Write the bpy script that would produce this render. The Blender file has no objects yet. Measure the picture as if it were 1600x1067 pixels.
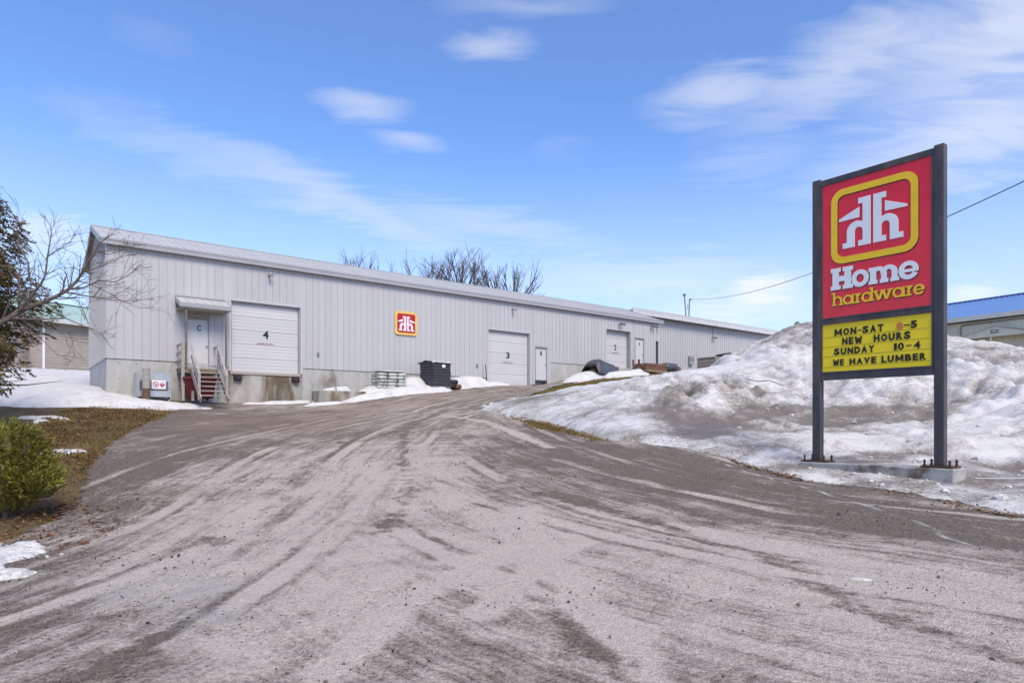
import bpy, bmesh, math, random
import numpy as np
from mathutils import Vector, Matrix, noise as mnoise
from mathutils.geometry import tessellate_polygon

random.seed(7); rng = np.random.default_rng(7)
scene = bpy.context.scene
COL = scene.collection

# ------------------------------------------------------------------ camera, sky, sun, exposure
EYE = 1.6
cam_d = bpy.data.cameras.new('camera'); cam = bpy.data.objects.new('camera', cam_d); COL.objects.link(cam)
cam.location = (0, 0, EYE); cam.rotation_euler = (math.radians(90), 0, 0)
cam_d.sensor_width = 36.0; cam_d.lens = 36.0 * 1013.0 / 1600.0
cam_d.shift_y = (660.0 - 533.5) / 1600.0
cam_d.clip_start = 0.05; cam_d.clip_end = 3000
scene.camera = cam

SUN_EL, SUN_AZ = math.radians(46), math.radians(151)      # azimuth clockwise from +Y: behind the camera, to the right
sd = bpy.data.lights.new('sun', 'SUN'); sun = bpy.data.objects.new('sun', sd); COL.objects.link(sun)
sd.energy = 2.8; sd.angle = math.radians(26); sd.color = (1.0, 0.875, 0.71)
to_sun = Vector((math.sin(SUN_AZ) * math.cos(SUN_EL), math.cos(SUN_AZ) * math.cos(SUN_EL), math.sin(SUN_EL)))
sun.rotation_euler = to_sun.to_track_quat('Z', 'Y').to_euler()

scene.view_settings.view_transform = 'Standard'
scene.view_settings.look = 'None'
scene.view_settings.gamma = 1.0
scene.view_settings.exposure = 0.32
scene.view_settings.use_curve_mapping = False
scene.cycles.use_denoising = True
scene.cycles.max_bounces = 6
scene.cycles.diffuse_bounces = 3


class NT:
    """tiny node-tree builder"""
    def __init__(s, tree): s.t = tree; s.n = tree.nodes; s.l = tree.links
    def add(s, typ, **kw):
        nd = s.n.new(typ)
        ins = kw.pop('ins', {})
        for k, v in kw.items(): setattr(nd, k, v)
        for k, v in ins.items(): s.put(nd.inputs[k], v)
        return nd
    def put(s, sock, v):
        if isinstance(v, bpy.types.NodeSocket): s.l.new(v, sock)
        elif isinstance(v, (tuple, list)) and sock.type == 'RGBA' and len(v) == 3: sock.default_value = (*v, 1)
        else: sock.default_value = v
    def m(s, op, a, b=None, c=None, clamp=False):
        nd = s.n.new('ShaderNodeMath'); nd.operation = op; nd.use_clamp = clamp
        for i, v in enumerate((a, b, c)):
            if v is not None: s.put(nd.inputs[i], v)
        return nd.outputs[0]
    def vm(s, op, a, b=None):
        nd = s.n.new('ShaderNodeVectorMath'); nd.operation = op
        s.put(nd.inputs[0], a)
        if b is not None: s.put(nd.inputs[1], b)
        return nd.outputs['Value'] if op in ('DOT_PRODUCT', 'LENGTH') else nd.outputs[0]
    def noise(s, vec, scale=5, detail=4, rough=.55, dist=0.0, out='Fac'):
        nd = s.add('ShaderNodeTexNoise', ins={'Scale': scale, 'Detail': detail, 'Roughness': rough, 'Distortion': dist})
        if vec is not None: s.put(nd.inputs['Vector'], vec)
        return nd.outputs[out]
    def ss(s, v, a, b):
        nd = s.n.new('ShaderNodeMapRange'); nd.interpolation_type = 'SMOOTHSTEP'
        s.put(nd.inputs[0], v); nd.inputs[1].default_value = a; nd.inputs[2].default_value = b
        return nd.outputs[0]
    def mix(s, f, a, b, mode='MIX'):
        nd = s.n.new('ShaderNodeMix'); nd.data_type = 'RGBA'; nd.blend_type = mode
        s.put(nd.inputs[0], f); s.put(nd.inputs[6], a); s.put(nd.inputs[7], b)
        return nd.outputs[2]
    def scale(s, vec, sc):
        return s.vm('MULTIPLY', vec, sc)
    def attr(s, name, out='Fac'):
        nd = s.n.new('ShaderNodeAttribute'); nd.attribute_name = name
        return nd.outputs[out]


# ---- world: clear-air sky with thin cirrus
world = bpy.data.worlds.new('World'); scene.world = world; world.use_nodes = True
W = NT(world.node_tree); W.n.clear()
sky = W.add('ShaderNodeTexSky', sky_type='NISHITA', sun_disc=False)
sky.sun_elevation = SUN_EL; sky.sun_rotation = SUN_AZ
sky.altitude = 100; sky.air_density = 1.0; sky.dust_density = 0.35; sky.ozone_density = 2.5
wd = W.add('ShaderNodeTexCoord').outputs['Generated']
sx = W.add('ShaderNodeSeparateXYZ', ins={0: wd})
zc = W.m('MAXIMUM', sx.outputs[2], 0.0)
den = W.m('ADD', zc, 0.16)
pc = W.add('ShaderNodeCombineXYZ', ins={0: W.m('DIVIDE', sx.outputs[0], den), 1: W.m('DIVIDE', sx.outputs[1], den)}).outputs[0]
mp = W.add('ShaderNodeMapping', ins={0: pc, 2: (0, 0, math.radians(28)), 3: (0.55, 1.7, 1.0)}).outputs[0]
wisps = W.noise(mp, 1.5, 5, .60, 1.0)
veil = W.noise(mp, 0.7, 5, .5, .4)
wisps2 = W.noise(mp, 4.0, 4, .55, 1.6)
wob = W.m('MULTIPLY', W.m('SUBTRACT', wisps2, 0.5), 1.9)


def cloud(px, py, rx, ry, tilt, amt, soft=0.0):
    """an elongated patch of cirrus around a sky direction, sizes as tangents"""
    c = Vector(((px - 800) / 1013, 1, (660 - py) / 1013)).normalized()
    r = c.cross(Vector((0, 0, 1))).normalized(); u = r.cross(c)
    t1 = r * math.cos(tilt) + u * math.sin(tilt); t2 = -r * math.sin(tilt) + u * math.cos(tilt)
    a = W.vm('DOT_PRODUCT', wd, tuple(t1 / rx)); b = W.vm('DOT_PRODUCT', wd, tuple(t2 / ry))
    b = W.m('ADD', b, wob)
    d = W.m('SQRT', W.m('ADD', W.m('MULTIPLY', a, a), W.m('MULTIPLY', b, b)))
    fr = W.m('GREATER_THAN', W.vm('DOT_PRODUCT', wd, tuple(c)), 0.0)
    v = W.m('MULTIPLY', W.ss(d, 1.0, 0.0), amt)
    return W.m('MULTIPLY', v, fr)


clouds = None
for args in [(765, 74, .095, .030, .0, .50), (565, 163, .100, .034, .05, .55), (640, 220, .085, .026, -.05, .48),
             (1130, 150, .15, .055, .05, .58), (1330, 110, .28, .085, .28, .60), (1560, 60, .24, .11, .35, .68),
             (1500, 215, .30, .085, .16, .66), (1180, 250, .15, .04, .05, .35), (500, 300, .42, .050, -.30, .48),
             (760, 350, .30, .045, -.16, .40), (300, 240, .28, .05, -.2, .34), (1190, 455, .085, .045, .05, .95),
             (1150, 480, .16, .04, .0, .70), (1520, 460, .05, .02, .0, .8), (60, 370, .12, .05, .0, .60),
             (1020, 430, .30, .05, -.04, .40), (240, 60, .10, .045, .1, .15), (820, 10, .2, .03, .0, .3)]:
    k = cloud(*args)
    clouds = k if clouds is None else W.m('MAXIMUM', clouds, k)
streak = W.ss(wisps, .22, .84)
local = W.m('MULTIPLY', clouds, W.m('ADD', W.m('MULTIPLY', streak, .42), .50))
high = W.ss(zc, .50, .85)                         # thicker cirrus above the view, added to whiten the skylight
general = W.m('ADD', W.m('MULTIPLY', W.m('MULTIPLY', W.ss(wisps, .45, .80), W.ss(veil, .38, .66)), .35), W.m('MULTIPLY', high, W.m('ADD', W.m('MULTIPLY', wisps, .4), .18)))
low = W.m('MULTIPLY', W.ss(zc, .42, .0), .80)
cf = W.m('MAXIMUM', W.m('MAXIMUM', local, general), .045, clamp=True)
tint = W.mix(1.0, sky.outputs[0], (1.00, 1.40, 1.98), 'MULTIPLY')
skyc = W.mix(cf, W.mix(low, tint, (6.6, 7.6, 8.9)), (8.4, 8.3, 8.2))
bg = W.add('ShaderNodeBackground', ins={'Color': skyc, 'Strength': 0.10})
W.l.new(bg.outputs[0], W.add('ShaderNodeOutputWorld').inputs[0])

# ------------------------------------------------------------------ helpers
MATS = {}


def mat(name, base=(.5, .5, .5), rough=.6, var=.12, scale=3.0, spec=.4, metal=0.0, bump=0.0, bscale=40, dirt=None,
        dscale=1.2, dlo=.5, dhi=.75, stretch=(1, 1, 1), island=0.0, coat=0.0):
    """principled material, base colour broken up by object-space noise, optional dirt/stain layer"""
    if name in MATS: return MATS[name]
    m = bpy.data.materials.new(name); m.use_nodes = True
    t = NT(m.node_tree); t.n.clear()
    co = t.add('ShaderNodeTexCoord').outputs['Object']
    cs = t.scale(co, stretch)
    n1 = t.noise(cs, scale, 5, .6)
    dark = tuple(max(0, c * (1 - var)) for c in base); lite = tuple(min(1, c * (1 + var)) for c in base)
    c = t.mix(t.ss(n1, .25, .75), dark, lite)
    if island:
        ri = t.add('ShaderNodeNewGeometry').outputs['Random Per Island']
        c = t.mix(1.0, c, t.add('ShaderNodeCombineColor', ins={k: t.m('ADD', t.m('MULTIPLY', ri, island), 1 - island / 2) for k in (0, 1, 2)}).outputs[0], 'MULTIPLY')
    if name in ('white_painted_steel', 'galvanised_roof_steel', 'white_door_paint'):
        rv = t.m('ADD', t.m('MULTIPLY', t.add('ShaderNodeObjectInfo').outputs['Random'], .07), .965)
        c = t.mix(1.0, c, t.add('ShaderNodeCombineColor', ins={k: rv for k in (0, 1, 2)}).outputs[0], 'MULTIPLY')
    if dirt:
        n2 = t.noise(cs, dscale, 8, .65, .3)
        c = t.mix(t.ss(n2, dlo, dhi), c, dirt)
    p = t.add('ShaderNodeBsdfPrincipled', ins={'Base Color': c, 'Roughness': rough, 'Metallic': metal, 'Specular IOR Level': spec, 'Coat Weight': coat})
    if bump:
        b = t.add('ShaderNodeBump', ins={'Strength': bump, 'Distance': .02, 'Height': t.noise(cs, bscale, 6, .6)})
        t.l.new(b.outputs[0], p.inputs['Normal'])
    t.l.new(p.outputs[0], t.add('ShaderNodeOutputMaterial').inputs[0])
    MATS[name] = m
    return m


class MB:
    def __init__(s): s.v = []; s.f = []
    def face_pts(s, pts):
        o = len(s.v); s.v += [tuple(p) for p in pts]; s.f.append(tuple(range(o, o + len(pts))))
    def box(s, x0, x1, y0, y1, z0, z1):
        o = len(s.v)
        s.v += [(x0, y0, z0), (x1, y0, z0), (x1, y1, z0), (x0, y1, z0), (x0, y0, z1), (x1, y0, z1), (x1, y1, z1), (x0, y1, z1)]
        s.f += [tuple(o + i for i in q) for q in ((3, 2, 1, 0), (4, 5, 6, 7), (0, 1, 5, 4), (1, 2, 6, 5), (2, 3, 7, 6), (3, 0, 4, 7))]
        return s
    def hexa(s, p):
        o = len(s.v); s.v += [tuple(q) for q in p]
        s.f += [tuple(o + i for i in q) for q in ((3, 2, 1, 0), (4, 5, 6, 7), (0, 1, 5, 4), (1, 2, 6, 5), (2, 3, 7, 6), (3, 0, 4, 7))]
        return s
    def bar(s, a, b, w, h, up=(0, 0, 1)):
        """rectangular bar from a to b, w across, h along 'up'"""
        a = Vector(a); b = Vector(b); d = (b - a).normalized(); up = Vector(up)
        r = d.cross(up).normalized() * (w / 2); u = r.cross(d).normalized() * (h / 2)
        return s.hexa([a - r - u, a + r - u, b + r - u, b - r - u, a - r + u, a + r + u, b + r + u, b - r + u])
    def tube(s, pts, rad, n=6, cap=True):
        pts = [Vector(p) for p in pts]
        if not isinstance(rad, (list, tuple)): rad = [rad] * len(pts)
        o = len(s.v); prev = None
        for i, p in enumerate(pts):
            d = (pts[min(i + 1, len(pts) - 1)] - pts[max(i - 1, 0)]).normalized()
            if prev is None: prev = d.orthogonal().normalized()
            x = (prev - d * prev.dot(d))
            x = x.normalized() if x.length > 1e-6 else d.orthogonal().normalized()
            y = d.cross(x); prev = x
            for k in range(n):
                a = 2 * math.pi * k / n
                s.v.append(tuple(p + (x * math.cos(a) + y * math.sin(a)) * rad[i]))
        for i in range(len(pts) - 1):
            for k in range(n):
                a = o + i * n + k; b = o + i * n + (k + 1) % n
                s.f.append((a, b, b + n, a + n))
        if cap:
            s.f.append(tuple(o + k for k in reversed(range(n))))
            e = o + (len(pts) - 1) * n
            s.f.append(tuple(e + k for k in range(n)))
        return s
    def cyl(s, c, r, z0, z1, n=12, r1=None):
        return s.tube([(c[0], c[1], z0), (c[0], c[1], z1)], [r, r if r1 is None else r1], n)
    def prism(s, poly, y0, y1):
        """polygon in local x-z, extruded from y0 (front, towards -y) to y1"""
        o = len(s.v); n = len(poly)
        area = sum(poly[i][0] * poly[(i + 1) % n][1] - poly[(i + 1) % n][0] * poly[i][1] for i in range(n))
        if area < 0: poly = poly[::-1]
        s.v += [(p[0], y0, p[1]) for p in poly] + [(p[0], y1, p[1]) for p in poly]
        for t in tessellate_polygon([[Vector((p[0], p[1], 0)) for p in poly]]):
            a, b, c = t
            pa, pb, pc_ = poly[a], poly[b], poly[c]
            if (pb[0] - pa[0]) * (pc_[1] - pa[1]) - (pc_[0] - pa[0]) * (pb[1] - pa[1]) < 0: b, c = c, b
            s.f.append((o + a, o + b, o + c)); s.f.append((o + n + a, o + n + c, o + n + b))
        for i in range(n):
            j = (i + 1) % n
            s.f.append((o + j, o + i, o + n + i, o + n + j))
        return s
    def ring(s, cx, cz, rx, rz, ix, iz, y0, y1, a0=0, a1=360, n=28):
        k = max(3, int(n * abs(a1 - a0) / 360)); full = abs(a1 - a0) >= 360
        for i in range(k):
            t0 = math.radians(a0 + (a1 - a0) * i / k); t1 = math.radians(a0 + (a1 - a0) * (i + 1) / k)
            q = [(cx + ix * math.cos(t0), cz + iz * math.sin(t0)), (cx + rx * math.cos(t0), cz + rz * math.sin(t0)),
                 (cx + rx * math.cos(t1), cz + rz * math.sin(t1)), (cx + ix * math.cos(t1), cz + iz * math.sin(t1))]
            s.prism(q, y0, y1)
        return s
    def rock(s, c, r, sq=(1, 1, .7), n=1, jit=.25, seed=0):
        rr = random.Random(seed)
        o = len(s.v); rows = [(-.9, .45), (-.35, .95), (.3, .92), (.85, .45)]
        k = 7
        for z, w in rows:
            for i in range(k):
                a = 2 * math.pi * (i + rr.random() * .3) / k; j = 1 + (rr.random() - .5) * 2 * jit
                s.v.append((c[0] + math.cos(a) * w * r * sq[0] * j, c[1] + math.sin(a) * w * r * sq[1] * j, c[2] + z * r * sq[2] * (1 + (rr.random() - .5) * jit)))
        for q in range(3):
            for i in range(k):
                s.f.append((o + q * k + i, o + q * k + (i + 1) % k, o + (q + 1) * k + (i + 1) % k, o + (q + 1) * k + i))
        s.f.append(tuple(o + i for i in reversed(range(k)))); s.f.append(tuple(o + 3 * k + i for i in range(k)))
        return s
    def mesh(s, name):
        me = bpy.data.meshes.new(name); me.from_pydata(s.v, [], s.f); me.update()
        return me
    def build(s, name, material, parent=None, smooth=False):
        return link(name, s.mesh(name), material, parent, smooth)


def link(name, me, material=None, parent=None, smooth=False, loc=None, rot=None):
    o = bpy.data.objects.new(name, me); COL.objects.link(o)
    if material is not None and not me.materials: me.materials.append(material)
    if smooth: me.polygons.foreach_set('use_smooth', [True] * len(me.polygons))
    if parent is not None: o.parent = parent
    if loc is not None: o.location = loc
    if rot is not None: o.rotation_euler = rot
    return o


def bevel(o, w=.01, seg=2):
    b = o.modifiers.new('bevel', 'BEVEL'); b.width = w; b.segments = seg; b.limit_method = 'ANGLE'
    return o


def tag(o, label=None, cat=None, group=None, kind=None):
    if label: o['label'] = label
    if cat: o['category'] = cat
    if group: o['group'] = group
    if kind: o['kind'] = kind
    return o


def thing(name, label, cat, loc=(0, 0, 0), rz=0.0, group=None):
    o = bpy.data.objects.new(name, None); COL.objects.link(o); o.empty_display_size = .2
    o.location = loc; o.rotation_euler = (0, 0, rz)
    return tag(o, label, cat, group)


def grid_mesh(name, X, Y, Z, keep=None, attrs=None):
    """tensor-grid sheet; keep = mask of cells; attrs = {name: array (ny,nx) or (ny,nx,3)}"""
    ny, nx = Z.shape
    idx = np.arange(ny * nx).reshape(ny, nx)
    q = np.stack([idx[:-1, :-1], idx[:-1, 1:], idx[1:, 1:], idx[1:, :-1]], -1)
    q = q.reshape(-1, 4) if keep is None else q[keep]
    used = np.unique(q); remap = -np.ones(ny * nx, int); remap[used] = np.arange(len(used))
    q = remap[q]
    V = np.stack([X, Y, Z], -1).reshape(-1, 3)[used]
    me = bpy.data.meshes.new(name)
    me.vertices.add(len(V)); me.vertices.foreach_set('co', V.astype(np.float32).ravel())
    me.loops.add(q.size); me.loops.foreach_set('vertex_index', q.astype(np.int32).ravel())
    me.polygons.add(len(q)); me.polygons.foreach_set('loop_start', np.arange(0, q.size, 4, dtype=np.int32))
    me.update(calc_edges=True)
    me.polygons.foreach_set('use_smooth', np.ones(len(q), bool))
    for k, a in (attrs or {}).items():
        if a.ndim == 2:
            at = me.attributes.new(k, 'FLOAT', 'POINT'); at.data.foreach_set('value', a.reshape(-1)[used].astype(np.float32))
        else:
            at = me.attributes.new(k, 'FLOAT_VECTOR', 'POINT'); at.data.foreach_set('vector', a.reshape(-1, 3)[used].astype(np.float32).ravel())
    me.validate()
    return me


def soup(name, V, nper):
    """mesh of loose polygons: V (n, nper, 3)"""
    n = len(V); me = bpy.data.meshes.new(name)
    me.vertices.add(n * nper); me.vertices.foreach_set('co', V.astype(np.float32).ravel())
    me.loops.add(n * nper); me.loops.foreach_set('vertex_index', np.arange(n * nper, dtype=np.int32))
    me.polygons.add(n); me.polygons.foreach_set('loop_start', np.arange(0, n * nper, nper, dtype=np.int32))
    me.update(calc_edges=True); me.validate()
    return me


# ---- numpy value noise
_perm = rng.random((256, 256))


def vnoise(x, y):
    xi = np.floor(x).astype(int); yi = np.floor(y).astype(int)
    fx = x - xi; fy = y - yi; fx = fx * fx * (3 - 2 * fx); fy = fy * fy * (3 - 2 * fy)
    g = lambda a, b: _perm[a & 255, b & 255]
    return (g(xi, yi) * (1 - fx) + g(xi + 1, yi) * fx) * (1 - fy) + (g(xi, yi + 1) * (1 - fx) + g(xi + 1, yi + 1) * fx) * fy


def fbm(x, y, s=1.0, o=4, r=.5):
    t = 0; a = 1; n = 0
    for i in range(o):
        t = t + a * vnoise(x * s + 17.3 * i, y * s + 9.1 * i); n += a; a *= r; s *= 2.03
    return t / n - .5


class TPS:
    def __init__(s, P, v, lam=0.0):
        P = np.asarray(P, float); v = np.asarray(v, float); n = len(P)
        A = np.zeros((n + 3, n + 3)); A[:n, :n] = s.k(P[:, None] - P[None]) + lam * np.eye(n)
        A[:n, n] = 1; A[:n, n + 1:] = P; A[n, :n] = 1; A[n + 1:, :n] = P.T
        s.P = P; s.c = np.linalg.solve(A, np.concatenate([v, np.zeros(3)]))
    @staticmethod
    def k(d):
        r2 = (d ** 2).sum(-1)
        return .5 * r2 * np.log(r2 + 1e-9)
    def __call__(s, x, y):
        x = np.asarray(x, float); y = np.asarray(y, float); n = len(s.P)
        out = s.c[n] + s.c[n + 1] * x + s.c[n + 2] * y
        for i in range(n):
            r2 = (x - s.P[i, 0]) ** 2 + (y - s.P[i, 1]) ** 2
            out = out + s.c[i] * .5 * r2 * np.log(r2 + 1e-9)
        return out


# ------------------------------------------------------------------ terrain
F = 1013.0


def at(px, py, d):
    """point seen at photo position (px,py) lying d metres ahead"""
    return ((px - 800) / F * d, d, EYE + (660 - py) / F * d)


TH = math.atan2(1013, 1299)                       # warehouse front direction
D = Vector((math.cos(TH), math.sin(TH), 0)); N = Vector((-math.sin(TH), math.cos(TH), 0))
WO = Vector((-15.909, 25.38, 4.125))              # front left corner of the siding, at sill level


def wl(u, w=0.0, v=0.0):
    p = WO + D * u + N * w
    return Vector((p.x, p.y, WO.z + v))


gctrl = [(0, 0, 0), (-9, 0, .0), (10, 0, .0), (0, -12, -.3), (-20, -10, -.2), (20, -10, -.3), (0, 4, .03),
         (6.6, 8.3, .45), (7.1, 10.3, .60), (5.4, 12.3, .76), (0, 8, .30), (0, 12, .72), (-1, 16, 1.13), (9.5, 10.5, .62), (12, 7, .40),
         (-6.5, 8.8, .32), (-9, 9, .42), (15, 15, 1.15), (25, 20, 1.8), (40, 15, 1.5), (12, 26, 2.4), (10, 34, 3.6), (22, 32, 3.4)]
gctrl += [at(1000, 690, 14.7), at(900, 675, 17), at(780, 640, 24), at(700, 650, 21.8), at(640, 640, 25), at(500, 640, 26), at(300, 640, 25),
          at(200, 650, 21.5), at(100, 680, 16.5), at(0, 640, 21), at(700, 612, 32), at(840, 603, 37), at(900, 592, 39.5), at(960, 584, 42)]
for u, v in [(0, -1.37), (3.85, -1.65), (7.73, -1.57), (9.5, -1.40), (11.5, -.85), (14, -.62), (17, -.46), (18.5, -.36), (21.5, -.32), (23.2, -.1),
             (25.6, .45), (28, .8), (30.4, 1.04), (33.4, 1.22), (40, 1.5), (55, 1.6)]:
    p = wl(u, 0, v); gctrl.append(tuple(p))
gctrl += [(-22, 30, 3.2), (-33, 45, 5.4), (-45, 40, 5.2), (-30, 22, 2.6), (-15, 60, 6.2), (10, 65, 6.5), (40, 50, 5.0), (-50, 75, 6.8), (60, 75, 6.3), (60, 30, 3), (-50, 10, 1.5)]
gctrl = np.array(gctrl)
_g = TPS(gctrl[:, :2], gctrl[:, 2], .02)


def G(x, y):
    x = np.asarray(x, float); y = np.asarray(y, float)
    r = np.hypot(x, y - 20); k = np.clip((r - 45) / 30, 0, 1); k = k * k * (3 - 2 * k)
    far = np.where(y > 0, 6.3, -.3)
    sc = np.minimum(1, 75 / np.maximum(r, 1e-6))
    z = _g(x * sc, (y - 20) * sc + 20)
    return z * (1 - k) + np.clip(far * np.clip((y + 10) / 60, 0, 1), 0, 6.3) * k


def gz(x, y): return float(G(np.array([x]), np.array([y]))[0])


def on_ground(px, py):
    """where the view ray through a photo position meets the terrain"""
    dd = np.linspace(2.5, 70, 1400)
    x = (px - 800) / F * dd; z = EYE + (660 - py) / F * dd
    below = z < G(x, dd)
    i = int(np.argmax(below)) if below.any() else len(dd) - 1
    return (x[i], dd[i])


def in_poly(X, Y, P):
    c = np.zeros(X.shape, bool); n = len(P)
    for i in range(n):
        x0, y0 = P[i]; x1, y1 = P[(i + 1) % n]
        hit = ((y0 > Y) != (y1 > Y)) & (X < (x1 - x0) * (Y - y0) / (y1 - y0 + 1e-12) + x0)
        c ^= hit
    return c


def poly_dist(X, Y, P, closed=False):
    """distance, signed side and arclength to a polyline"""
    best = np.full(X.shape, 1e9); side = np.zeros(X.shape); arc = np.zeros(X.shape); s0 = 0
    segs = list(zip(P[:-1], P[1:])) + ([(P[-1], P[0])] if closed else [])
    for (x0, y0), (x1, y1) in segs:
        dx, dy = x1 - x0, y1 - y0; L = math.hypot(dx, dy) + 1e-9
        t = np.clip(((X - x0) * dx + (Y - y0) * dy) / L ** 2, 0, 1)
        d = np.hypot(X - x0 - t * dx, Y - y0 - t * dy)
        b = d < best
        best = np.where(b, d, best); side = np.where(b, np.sign((X - x0) * dy - (Y - y0) * dx), side); arc = np.where(b, s0 + t * L, arc)
        s0 += L
    return best, side, arc


def spline(P, k=8):
    P = [np.array(p, float) for p in P]; out = []
    for i in range(len(P) - 1):
        a = P[max(i - 1, 0)]; b = P[i]; c = P[i + 1]; d = P[min(i + 2, len(P) - 1)]
        for j in range(k):
            t = j / k
            out.append(tuple(.5 * (2 * b + (c - a) * t + (2 * a - 5 * b + 4 * c - d) * t * t + (3 * b - a - 3 * c + d) * t ** 3)))
    out.append(tuple(P[-1]))
    return out


# ---- ground sheet
def ground_material():
    m = bpy.data.materials.new('earth_and_winter_grass'); m.use_nodes = True
    t = NT(m.node_tree); t.n.clear()
    co = t.add('ShaderNodeTexCoord').outputs['Object']
    n1 = t.noise(co, .6, 6, .6); n2 = t.noise(co, 9, 6, .7); n3 = t.noise(co, 45, 4, .7)
    c = t.mix(t.ss(n1, .4, .62), (.13, .085, .050), (.19, .150, .060))
    c = t.mix(t.ss(n2, .45, .7), c, (.27, .185, .10))
    c = t.mix(t.ss(n3, .5, .75), c, (.065, .048, .032))
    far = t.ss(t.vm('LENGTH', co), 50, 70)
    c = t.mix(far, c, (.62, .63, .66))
    p = t.add('ShaderNodeBsdfPrincipled', ins={'Base Color': c, 'Roughness': .95, 'Specular IOR Level': .15})
    b = t.add('ShaderNodeBump', ins={'Strength': .8, 'Distance': .05, 'Height': t.m('ADD', n2, n3)})
    t.l.new(b.outputs[0], p.inputs['Normal']); t.l.new(p.outputs[0], t.add('ShaderNodeOutputMaterial').inputs[0])
    return m


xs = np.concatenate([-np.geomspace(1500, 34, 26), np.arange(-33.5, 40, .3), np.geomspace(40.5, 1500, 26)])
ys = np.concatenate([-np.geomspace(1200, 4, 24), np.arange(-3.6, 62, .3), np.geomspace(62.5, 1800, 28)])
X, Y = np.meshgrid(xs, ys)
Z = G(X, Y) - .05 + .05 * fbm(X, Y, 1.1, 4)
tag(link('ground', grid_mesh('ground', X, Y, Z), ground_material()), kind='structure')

# ---- driveway outline (plan), from the photo's edges
left_edge = [(-16, -2), (-13.0, 2.0), (-9.5, 4.2), (-6.2, 6.2)] + [on_ground(*p) for p in [(95, 800), (125, 745), (150, 705), (205, 672), (250, 652), (282, 637)]]
wall_edge = [tuple(wl(u, w))[:2] for u, w in [(2.6, -.75), (3.6, -.05), (8.3, -.05), (9.0, -1.2), (10.5, -2.0), (12.5, -2.4), (15, -2.2), (17.6, -.9), (18.3, -.02), (23, -.02), (24, -.9), (27, -2.0), (30, -1.7), (34, -1.2), (40, 2.6), (60, 2.8)]]
right_edge = [(40, 52), (26, 43), (15.5, 38.8)] + [on_ground(*p) for p in [(1010, 583), (940, 590), (880, 601), (835, 616), (800, 630), (790, 648), (850, 670), (930, 687), (1010, 693), (1090, 703), (1135, 716), (1250, 748), (1400, 768), (1600, 806)]] + [(9.5, 7.0), (16, 4.2), (30, 1.0), (30, -2)]
drive_poly = spline(left_edge, 4)[:-1] + wall_edge + right_edge

trB = spline([(16, -1.5), (9.5, 2.9), (6.5, 5.0), (4.9, 6.2), (3, 7.9), (1.1, 10.6), (-.5, 14), (-1.6, 18), (-2.2, 22), (-1.6, 26), (.3, 30.5), (3.5, 34.5), (9, 38.5), (20, 45)], 5)
trC = spline([(-9, -1), (-5.2, 3), (-4.2, 7), (-4.4, 11), (-4.6, 15), (-4.0, 20), (-2.6, 24.5), (.3, 30.5), (3.5, 34.5)], 5)

dx_ = .085
xs = np.arange(-17.5, 34, dx_ * 1.25)
ys = np.concatenate([np.arange(-2, 15, dx_), 15 + np.cumsum(np.linspace(dx_, .26, 190))])
xs = np.concatenate([xs[xs < 12], np.arange(12, 40, .35)])
X, Y = np.meshgrid(xs, ys)
wob = .35 * fbm(X, Y, .9, 4)
inside = in_poly(X + wob, Y + .35 * fbm(X + 40, Y, .9, 4), drive_poly)
keep = inside[:-1, :-1] & inside[1:, :-1] & inside[:-1, 1:] & inside[1:, 1:]
dB, sB, aB = poly_dist(X, Y, trB); dC, sC, aC = poly_dist(X, Y, trC)
flowB = np.stack([dB * sB, aB, np.zeros_like(aB)], -1); flowC = np.stack([dC * sC, aC, np.zeros_like(aC)], -1)
famw = np.clip(.5 + (X + 1.5 - .06 * (Y - 10)) / 3.0, 0, 1) * np.clip((26 - Y) / 4, 0, 1) + np.clip((Y - 22) / 4, 0, 1)
famw = np.clip(famw, 0, 1)
dust = np.zeros_like(X); brown = np.zeros_like(X); wet = np.zeros_like(X)


def spot(arr, px, py, rx, ry, amt, ang=0.0):
    cx, cy = on_ground(px, py)
    c, s = math.cos(ang), math.sin(ang)
    a = ((X - cx) * c + (Y - cy) * s) / rx; b = (-(X - cx) * s + (Y - cy) * c) / ry
    arr += amt * np.exp(-(a * a + b * b))


for a in [(560, 850, 2.8, 2.2, .95), (640, 720, 1.8, 2.4, .35), (420, 800, 1.5, 1.6, .4), (700, 800, 1.4, 1.4, .35), (800, 1000, 2.2, 1.0, -.12), (1200, 900, 2.4, 1.2, .60), (1450, 980, 2.0, 1.0, .70), (520, 720, 2.2, 2.4, .45), (640, 760, 1.6, 2.2, .40),
          (330, 760, 1.3, 1.6, .35), (230, 900, 1.3, .9, .45), (780, 830, .9, 1.1, .55), (1000, 850, 1.4, 1.1, .40), (1330, 880, 1.6, .8, .45), (640, 645, 2.0, 4, .40),
          (450, 1020, 1.2, .5, .15), (1050, 1010, 1.6, .7, .05), (690, 690, 1.2, 2.0, .35), (350, 1000, 1.5, .6, .3)]: spot(dust, *a)
for a in [(1250, 770, 2.2, 1.3, -.55, -.5), (1020, 730, 2.0, 1.5, -.50), (850, 700, 1.6, 2.0, -.45), (180, 730, 1.4, 3.0, -1.0), (310, 665, 2.5, 2.5, -.95), (60, 890, .7, .9, -.6), (150, 800, .8, 1.2, -.5), (1500, 830, 2.0, .7, -.55, -.6),
          (100, 980, 1.0, .7, -.45), (880, 780, .9, .8, -.35), (230, 640, 4, 2, -.5), (860, 1040, .6, .3, -.2), (300, 850, .5, .8, -.3), (1600, 850, 2, .6, -.4, -.6)]: spot(dust, *a)
for a in [(430, 662, 3.0, 3.2, .85), (560, 640, 3.0, 3, .55), (700, 620, 4, 4, .45), (640, 660, 2.5, 3, .35)]: spot(brown, *a)
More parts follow.
